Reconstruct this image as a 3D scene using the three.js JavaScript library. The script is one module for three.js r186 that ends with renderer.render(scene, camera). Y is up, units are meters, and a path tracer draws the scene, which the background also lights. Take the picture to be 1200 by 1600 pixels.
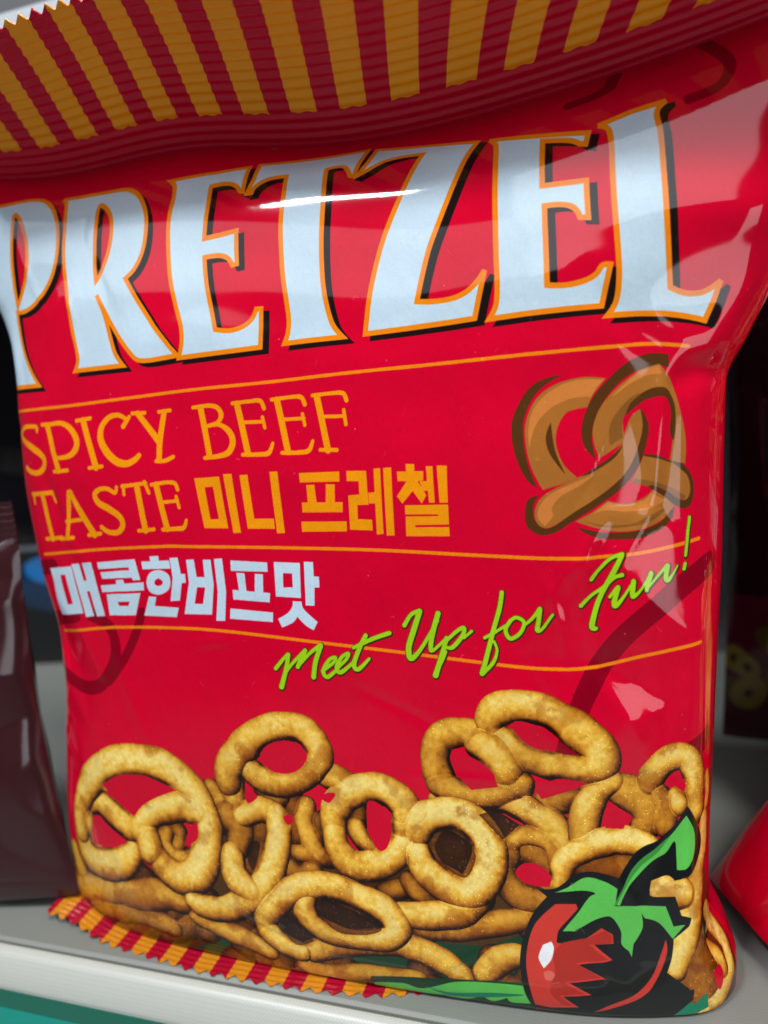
import * as THREE from 'three';
import { mergeGeometries } from 'three/addons/utils/BufferGeometryUtils.js';
import { RectAreaLightUniformsLib } from 'three/addons/lights/RectAreaLightUniformsLib.js';

// ---------- camera ----------
const scene = new THREE.Scene();
const camera = new THREE.PerspectiveCamera(69.64, 0.75, 0.005, 12);
camera.rotation.order = 'YXZ';
camera.position.set(0.06107, 0.12296, 0.13997);
camera.rotation.set(-7.8889 * Math.PI / 180, 17.8467 * Math.PI / 180, -4.1763 * Math.PI / 180);
camera.focus = 0.146;
camera.userData.fStop = 9;
scene.add(camera);

// ---------- light: the lamps of the shop, out in front of the shelf and overhead ----------
RectAreaLightUniformsLib.init();
scene.background = new THREE.Color(0.04, 0.042, 0.047);        // the dim rest of the shop
const renderer = new THREE.WebGLRenderer({ antialias: true });
renderer.toneMapping = THREE.LinearToneMapping;
renderer.toneMappingExposure = 0.93;
renderer.shadowMap.enabled = true;

const numbers = {};
function numbered(name) { const n = (numbers[name] = (numbers[name] ?? -1) + 1); return n ? name + '_' + String(n).padStart(3, '0') : name; }
function thing(name, label, category, group) {
  const o = new THREE.Group(); o.name = numbered(name); o.userData = { label, category }; if (group) o.userData.group = group; scene.add(o); return o;
}
function part(name, geometry, material, parent) {
  const m = new THREE.Mesh(geometry, material); m.name = name; m.castShadow = m.receiveShadow = true; parent.add(m); return m;
}
const rng = (seed) => () => { seed = (seed * 1664525 + 1013904223) >>> 0; return seed / 4294967296; };
function hash2(x, y) { const s = Math.sin(x * 127.1 + y * 311.7) * 43758.5453; return s - Math.floor(s); }
function noise2(x, y) {
  const ix = Math.floor(x), iy = Math.floor(y), fx = x - ix, fy = y - iy, a = fx * fx * (3 - 2 * fx), b = fy * fy * (3 - 2 * fy);
  return (hash2(ix, iy) * (1 - a) + hash2(ix + 1, iy) * a) * (1 - b) + (hash2(ix, iy + 1) * (1 - a) + hash2(ix + 1, iy + 1) * a) * b;
}
function fbm(x, y, o = 4) { let s = 0, w = 0.5; for (let i = 0; i < o; i++) { s += w * noise2(x, y); x = x * 2.03 + 17.1; y = y * 2.03 + 3.7; w *= 0.5; } return s; }

function lamp(name, label, w, h, at, towards, power, color, glow, group) {
  const t = thing(name, label, name === 'shop_window' ? 'window' : 'ceiling light', group); t.position.set(...at); t.lookAt(...towards);
  const body = part('housing', new THREE.BoxGeometry(w + 0.02, h + 0.02, 0.03), new THREE.MeshStandardMaterial({ color: 0xdddddd, roughness: 0.6 }), t); body.position.z = -0.02;
  const face = part('diffuser', new THREE.PlaneGeometry(w, h), new THREE.MeshStandardMaterial({ color: 0xffffff, emissive: color, emissiveIntensity: glow }), t); face.position.z = -0.003;
  const l = new THREE.RectAreaLight(color, power, w, h); l.position.set(0, 0, 0.002); l.rotation.y = Math.PI; l.name = 'lamp_light'; t.add(l);
  return t;
}
lamp('ceiling_light', 'broad soft light panel in front of the shelf, widest of the lamps', 3.2, 0.75, [-0.86, 1.66, 1.84], [0, 0.15, 0], 0.9, 0xf0f6ff, 0.4, 'lamps over the aisle');
lamp('ceiling_light', 'tall soft light panel straight out from the pretzel bag', 1.1, 1.1, [0.52, 1.50, 1.56], [0.02, 0.14, 0], 1.9, 0xf4f8ff, 0.6, 'lamps over the aisle');
lamp('ceiling_light', 'square bright ceiling lamp high to the right of the shelf', 0.4, 0.4, [0.84, 1.68, 0.84], [0.02, 0.12, 0], 52, 0xfaf8f2, 4, 'lamps over the aisle');
lamp('tube_light', 'slim bright tube lamp high to the left of the shelf', 0.41, 0.07, [-0.61, 1.66, 0.925], [0, 0.16, 0], 240, 0xf6faff, 20);
lamp('shop_window', 'bright low window far to the right across the aisle', 0.6, 0.7, [1.45, 0.02, 1.38], [0.06, 0.10, 0], 2.2, 0xf4f8ff, 0.6);


// ---------- the bag's own shape, in centimetres: x right, y up, z towards the aisle; shelf top at y = 0 ----------
function pchip(xs, ys) {
  const n = xs.length, h = [], d = [], m = new Array(n).fill(0);
  for (let i = 0; i < n - 1; i++) { h[i] = xs[i + 1] - xs[i]; d[i] = (ys[i + 1] - ys[i]) / h[i]; }
  m[0] = d[0]; m[n - 1] = d[n - 2];
  for (let i = 1; i < n - 1; i++) if (d[i - 1] * d[i] > 0) {
    const a = 2 * h[i] + h[i - 1], b = h[i] + 2 * h[i - 1]; m[i] = (a + b) / (a / d[i - 1] + b / d[i]);
  }
  return (x) => {
    let i = 0; while (i < n - 2 && x > xs[i + 1]) i++;
    const t = Math.min(1, Math.max(0, (x - xs[i]) / h[i])), t2 = t * t, t3 = t2 * t;
    return ys[i] * (2 * t3 - 3 * t2 + 1) + h[i] * m[i] * (t3 - 2 * t2 + t) + ys[i + 1] * (3 * t2 - 2 * t3) + h[i + 1 > n - 1 ? i : i] * m[i + 1] * (t3 - t2);
  };
}
const smooth = (a, b, x) => { const t = Math.min(1, Math.max(0, (x - a) / (b - a))); return t * t * (3 - 2 * t); };
const gauss = (x, w) => Math.exp(-(x * x) / (w * w));
function segDist(x, y, ax, ay, bx, by) {
  const dx = bx - ax, dy = by - ay, t = Math.min(1, Math.max(0, ((x - ax) * dx + (y - ay) * dy) / (dx * dx + dy * dy)));
  return [Math.hypot(x - ax - t * dx, y - ay - t * dy), t];
}
// rows from the folded bottom to the foot of the top seal:
//  y, front z at the middle | right: corner x, corner z, seam x, seam z | left: the same
const ROWS = [
  [0.03, -2, 7.15, -2, 8, -2, 7.52, -2, 8.02, -2],
  [0.02, 0.25, 7.1, -0.5, 8.1, -1.6, 7.47, -0.65, 8.12, -1.9],
  [0.09, 0.68, 7.14, 0.06, 8.22, -1.5, 7.42, -0.26, 8.17, -1.9],
  [0.45, 0.8, 7.17, 0.06, 8.24, -1.55, 7.4, -0.16, 8.22, -1.8],
  [0.9, 0.83, 7.2, 0.02, 8.06, -1.6, 7.37, -0.12, 8.27, -1.9],
  [1.5, 0.83, 7.23, -0.02, 7.7, -1.75, 7.36, -0.12, 8.28, -2],
  [2.5, 0.78, 7.25, -0.08, 7.72, -1.9, 7.34, -0.14, 8.24, -2],
  [4, 0.68, 7.3, -0.25, 7.8, -2, 7.2, -0.2, 8.1, -2],
  [6, 0.61, 7.36, -0.3, 7.9, -2, 6.92, -0.2, 7.82, -2],
  [7.3, 0.56, 7.36, -0.35, 7.97, -2, 6.82, -0.2, 7.77, -2],
  [9, 0.5, 7.1, -0.35, 8.08, -2, 7.09, -0.2, 8.12, -2],
  [11, 0.4, 6.9, -0.35, 8.14, -2, 7.27, -0.25, 8.37, -2],
  [12.4, 0.22, 6.95, -0.5, 8.2, -2, 7.37, -0.35, 8.24, -2],
  [13.2, 0.14, 7.35, -0.65, 8.58, -2, 7.39, -0.45, 8.22, -2],
  [14.2, 0.0, 7.9, -0.8, 9.05, -2, 7.47, -0.6, 8.27, -2],
  [15.2, -0.2, 8.35, -0.75, 9.35, -1.95, 7.6, -0.7, 8.55, -1.95],
  [16.1, -0.44, 8.7, -0.95, 9.5, -1.9, 8.2, -0.85, 9.0, -1.9],
  [16.6, -0.62, 8.8, -1.1, 9.52, -1.88, 8.4, -1.0, 9.1, -1.88],
  [17.15, -0.92, 8.88, -1.28, 9.55, -1.86, 8.55, -1.2, 9.2, -1.86],
  [17.58, -1.38, 8.95, -1.5, 9.55, -1.84, 8.7, -1.45, 9.3, -1.84],
  [17.98, -1.84, 9.0, -1.84, 9.55, -1.86, 8.8, -1.84, 9.4, -1.86],
];
const rowT = [0]; for (let i = 1; i < ROWS.length; i++) rowT[i] = rowT[i - 1] + Math.hypot(ROWS[i][0] - ROWS[i - 1][0], ROWS[i][1] - ROWS[i - 1][1]);
const rowF = ROWS[0].map((_, k) => pchip(rowT, ROWS.map((r) => r[k])));
const T_END = rowT[rowT.length - 1];
// folds of the film: small facets [x, y, height] joined by triangles, and ridges
const FOLD_P = [[5.42, 7.32, -0.16], [7.40, 7.6, 0.02], [6.0, 9.15, 0.03], [6.75, 10.1, 0.05], [6.6, 8.6, 0.06], [4.3, 7.5, 0], [5.0, 9.2, 0], [6.65, 5.1, 0.02], [5.6, 5.2, 0],
  [6.2, 6.2, 0.07], [7.35, 5.2, 0.03], [4.6, 6.0, 0], [7.5, 9.4, 0], [6.9, 6.4, -0.05], [5.6, 10.2, 0]];
const FOLD_T = [[0, 4, 2], [0, 1, 4], [2, 4, 3], [4, 1, 12], [4, 12, 3], [0, 2, 6], [0, 6, 5], [0, 5, 11], [0, 11, 8], [0, 8, 9], [8, 7, 9], [0, 9, 13], [0, 13, 1], [9, 7, 13], [13, 7, 10], [13, 10, 1], [2, 3, 14], [2, 14, 6]];
const FOLD_L = [[-6.0, 7.35, 0.05], [-7.0, 7.2, -0.14], [-6.9, 8.4, 0.03], [-6.9, 6.2, 0.05], [-5.6, 8.4, 0], [-5.4, 6.4, 0], [-6.2, 5.2, 0], [-6.4, 6.6, -0.04], [-6.2, 9.5, 0], [-7.4, 5.4, 0]];
const FOLD_LT = [[0, 1, 2], [0, 2, 4], [0, 7, 1], [1, 7, 3], [0, 4, 5], [0, 5, 7], [7, 5, 6], [7, 6, 3], [2, 4, 8], [3, 6, 9]];
function facets(P, T, x, y) {
  for (const [a, b, c] of T) {
    const A = P[a], B = P[b], C = P[c], den = (B[1] - C[1]) * (A[0] - C[0]) + (C[0] - B[0]) * (A[1] - C[1]);
    const l = ((B[1] - C[1]) * (x - C[0]) + (C[0] - B[0]) * (y - C[1])) / den, m = ((C[1] - A[1]) * (x - C[0]) + (A[0] - C[0]) * (y - C[1])) / den, n = 1 - l - m;
    if (l >= 0 && m >= 0 && n >= 0) return l * A[2] + m * B[2] + n * C[2];
  }
  return 0;
}
const OFFS = []; for (let i = 0; i < 9; i++) OFFS.push([Math.cos(i * 2.4) * 0.11 * Math.sqrt(i / 9), Math.sin(i * 2.4) * 0.11 * Math.sqrt(i / 9)]);
function ridge(x, y, pts, h, w) {
  let best = 9, bt = 0;
  for (let i = 0; i + 1 < pts.length; i++) { const [d, t] = segDist(x, y, ...pts[i], ...pts[i + 1]); if (d < best) { best = d; bt = (i + t) / (pts.length - 1); } }
  return h * Math.sin(Math.PI * Math.min(1, Math.max(0, bt))) ** 0.7 * gauss(best, w);
}
// finer crinkles, thickest towards the edges, the shoulders and the foot of the bag
const CRINKLES = []; {
  let seed = 9; const r = () => { seed = (seed * 1664525 + 1013904223) >>> 0; return seed / 4294967296; };
  for (let i = 0; i < 120 && CRINKLES.length < 64; i++) {
    const x = -8 + 16 * r(), y = 0.5 + 16.4 * r(), edge = Math.max(Math.abs(x) - 4.6, 1.6 - y, y - 14.2); if ((edge < 0 && r() > 0.10) || (x > -4.6 && y > 12)) { r(); r(); r(); continue; }
    const a = (Math.abs(x) > 4.6 ? Math.PI / 2 : 0) + (r() - 0.5) * 1.3, l = 0.35 + 1.3 * r();
    CRINKLES.push([[x - Math.cos(a) * l, y - Math.sin(a) * l], [x + (r() - 0.5) * 0.25, y + (r() - 0.5) * 0.25], [x + Math.cos(a) * l, y + Math.sin(a) * l], (r() < 0.5 ? -1 : 1) * (0.010 + 0.022 * r()) * (edge < 0 ? 0.5 : 1), 0.07 + 0.13 * r()]);
  }
}
function folds(x, y) {
  let h = 0;
  for (const c of CRINKLES) if (Math.abs(x - c[1][0]) < 2 && Math.abs(y - c[1][1]) < 2) h += ridge(x, y, [c[0], c[1], c[2]], c[3], c[4]);
  if (x > 4 && x < 7.6 && y > 5 && y < 10.3) for (const [a, b] of OFFS) h += facets(FOLD_P, FOLD_T, x + a, y + b) / OFFS.length;
  if (x < -5.3 && y > 5 && y < 9.6) for (const [a, b] of OFFS) h += facets(FOLD_L, FOLD_LT, x + a, y + b) / OFFS.length;
  h += ridge(x, y, [[7.4, 13.4], [6.95, 12.4], [6.83, 11.3], [6.68, 10.1], [6.0, 9.0]], 0.07, 0.14);
  h += ridge(x, y, [[7.25, 1.0], [7.22, 2.6], [7.26, 4.2], [7.32, 5.6]], 0.05, 0.08);
  h += ridge(x, y, [[7.3, 12.9], [6.6, 13.3], [5.4, 14.6]], -0.05, 0.3);
  h += ridge(x, y, [[7.5, 12.7], [8.3, 13.6], [9.0, 14.6]], 0.05, 0.4);
  h += ridge(x, y, [[6.9, 12.3], [7.6, 12.6], [8.2, 12.6]], -0.10, 0.28);
  h += ridge(x, y, [[-7.2, 12.0], [-6.2, 12.6], [-4.6, 12.9]], -0.04, 0.4);
  h += ridge(x, y, [[-6.9, 5.0], [-6.4, 4.0], [-6.4, 2.6]], 0.03, 0.25);
  // lazy swells of the filled bag
  h += 0.035 * Math.sin(x * 0.9 + 1.1 * Math.sin(y * 0.5)) * Math.sin(y * 0.75 + 0.6 * Math.sin(x * 0.6 + 2));
  h += 0.007 * Math.sin(y * 5.2 + 1.4 * Math.sin(x * 0.7) + 0.5 * x) * smooth(12, 13.5, y) * smooth(17.2, 16, y);
  return h;
}
function catmull(p, u) {   // p: knots [param, x, z]; non-uniform
  let i = 0; while (i < p.length - 2 && u > p[i + 1][0]) i++;
  const a = p[i], b = p[i + 1], t = (u - a[0]) / (b[0] - a[0]), h = b[0] - a[0], pa = p[i - 1], pb = p[i + 2], out = [];
  for (let k = 1; k < 3; k++) {
    const ma = pa ? (b[k] - pa[k]) / (b[0] - pa[0]) : k === 1 ? (b[k] - a[k]) / h : 0, mb = pb ? (pb[k] - a[k]) / (pb[0] - a[0]) : (b[k] - a[k]) / h;
    const t2 = t * t, t3 = t2 * t;
    out.push(a[k] * (2 * t3 - 3 * t2 + 1) + h * ma * (t3 - 2 * t2 + t) + b[k] * (3 * t2 - 2 * t3) + h * mb * (t3 - t2));
  }
  return out;
}
function liftY(x, y) { return smooth(15.5, 18.2, y) * (0.011 * x * x - 0.1 + 0.52 * gauss(x + 3.1, 3.0)); }   // the mouth of the bag sags in the middle
function bodyPoint(s, T) {           // s -1..1 from the left seam round the front to the right seam
  const r = rowF.map((f) => f(T)), q = Math.abs(s), o = s >= 0 ? 2 : 6, [c, zc, a, zs] = r.slice(o, o + 4), zf = r[1], d = zf - zc;
  const knots = [[0, 0, zf], [0.3, 0.42 * c, zf - 0.09 * d], [0.55, 0.76 * c, zf - 0.36 * d], [0.72, c, zc], [0.80, c + 0.55 * (a - c), zc + 0.22 * (zs - zc)], [0.9, c + 0.9 * (a - c), zc + 0.6 * (zs - zc)], [1, a, zs]];
  const [x0, z] = catmull(knots, q), x = s < 0 ? -x0 : x0, y = r[0];
  const edge = smooth(1, 0.85, q), f = y > 0.15 ? folds(x, y) * edge * smooth(0.1, 1.2, y) * smooth(18.2, 17, y) : 0;
  return [x, y + liftY(x, y), z + f];
}
function backPoint(s, T) {
  const r = rowF.map((f) => f(T)), side = s >= 0 ? r.slice(2, 6) : r.slice(6, 10), a = side[2], zs = side[3], q = Math.abs(s);
  const full = smooth(0, 1.2, r[0]) * smooth(18, 12, r[0]), b = 3.0 * full + 0.02;
  const x = a * Math.sin(q * Math.PI / 2) * Math.sign(s), z = zs - b * Math.pow(Math.max(0, 1 - Math.pow(q, 3)), 0.6);
  return [x, r[0] + liftY(x, r[0]), z];
}
// the crimped top seal leans out over the mouth; w 0..1 from its foot to its cut edge
const SEAL_H = 3.35, RIDGE = 0.2, TOP_L = -9.4, TOP_R = 9.55;
const FAN = pchip([-9.5, -5, -2.4, 0, 1.2, 2.3, 3.4, 4.5, 5.6, 7, 9.6], [0.8, 0.85, 0.66, 0.8, 0.85, 0.95, 1.25, 1.4, 1.6, 1.9, 2.2]);
function sealPoint(x, w, back) {
  const y0 = 17.95 + liftY(x, 17.98), len = SEAL_H * w;
  const run = 3.35 * w * (0.75 + 0.25 * smooth(0, 0.4, w)), rise = 1.70 * w + 0.12 * Math.sin(Math.PI * w);
  const z = -1.84 + run + 0.05 * Math.sin(x * 1.3 + 1) * w, y = y0 + rise;
  const rib = 0.022 * Math.sin((len / RIDGE) * 2 * Math.PI) * smooth(0, 0.06, w);
  return [x + FAN(x) * w, y - rib * 0.85 + (back ? 0.03 : 0), z + rib * 0.5 - (back ? 0.01 : 0)];
}
// the bottom seal, folded forward under the bag
const FOOT_L = -8.1, FOOT_R = 6.4, FOOT_H = 1.45;
const FOOT_Z = pchip([-8.2, -7.2, -6.2, -4.8, -3, -1, 0.8, 1.6, 2.4, 8.3], [0.45, 0.56, 0.82, 1.0, 1.16, 1.14, 0.97, 0.75, 0.4, -0.9]);
function footPoint(x, w, back) {
  const k = smooth(2.6, -7.6, x), zEnd = FOOT_Z(x), zStart = zEnd - 1.3;
  const rib = 0.012 * Math.sin(w * 9 * 2 * Math.PI);
  const y = 0.035 + 0.30 * smooth(-5.5, -8.1, x) * (1 - 0.25 * w) + 0.05 * k * (1 - w) + rib;
  return [x, y + (back ? -0.02 : 0), zStart + (zEnd - zStart) * w];
}
function grid(nS, nT, point) {
  const P = [];
  for (let j = 0; j <= nT; j++) for (let i = 0; i <= nS; i++) P.push(point(i / nS, j / nT));
  return P;
}
// print coordinates: centimetres along the film, u from the middle of the front, v up from the bottom crease
function filmUV(P, nS, nT) {
  const U = new Float64Array(P.length), V = new Float64Array(P.length), W = nS + 1, mid = nS / 2;
  const len = (a, b) => Math.hypot(P[a][0] - P[b][0], P[a][1] - P[b][1], P[a][2] - P[b][2]);
  for (let j = 0; j <= nT; j++) {
    for (let i = mid + 1; i <= nS; i++) U[j * W + i] = U[j * W + i - 1] + len(j * W + i, j * W + i - 1);
    for (let i = mid - 1; i >= 0; i--) U[j * W + i] = U[j * W + i + 1] - len(j * W + i, j * W + i + 1);
    if (j) for (let i = 0; i <= nS; i++) V[j * W + i] = V[(j - 1) * W + i] + len(j * W + mid, (j - 1) * W + mid);
  }
  return [U, V];
}


// ---------- film materials ----------
function toGeometry(P, nS, nT, U, V, flip) {
  const g = new THREE.BufferGeometry(), pos = new Float32Array(P.length * 3), uv = new Float32Array(P.length * 2), idx = [];
  P.forEach((p, i) => { pos.set([p[0] * 0.01, p[1] * 0.01, p[2] * 0.01], i * 3); uv.set([U[i], V[i]], i * 2); });
  for (let j = 0; j < nT; j++) for (let i = 0; i < nS; i++) {
    const a = j * (nS + 1) + i, b = a + 1, c = a + nS + 1, d = c + 1;
    if (flip) idx.push(a, c, b, b, c, d); else idx.push(a, b, c, b, d, c);
  }
  g.setAttribute('position', new THREE.BufferAttribute(pos, 3)); g.setAttribute('uv', new THREE.BufferAttribute(uv, 2)); g.setIndex(idx); g.computeVertexNormals();
  return g;
}
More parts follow.
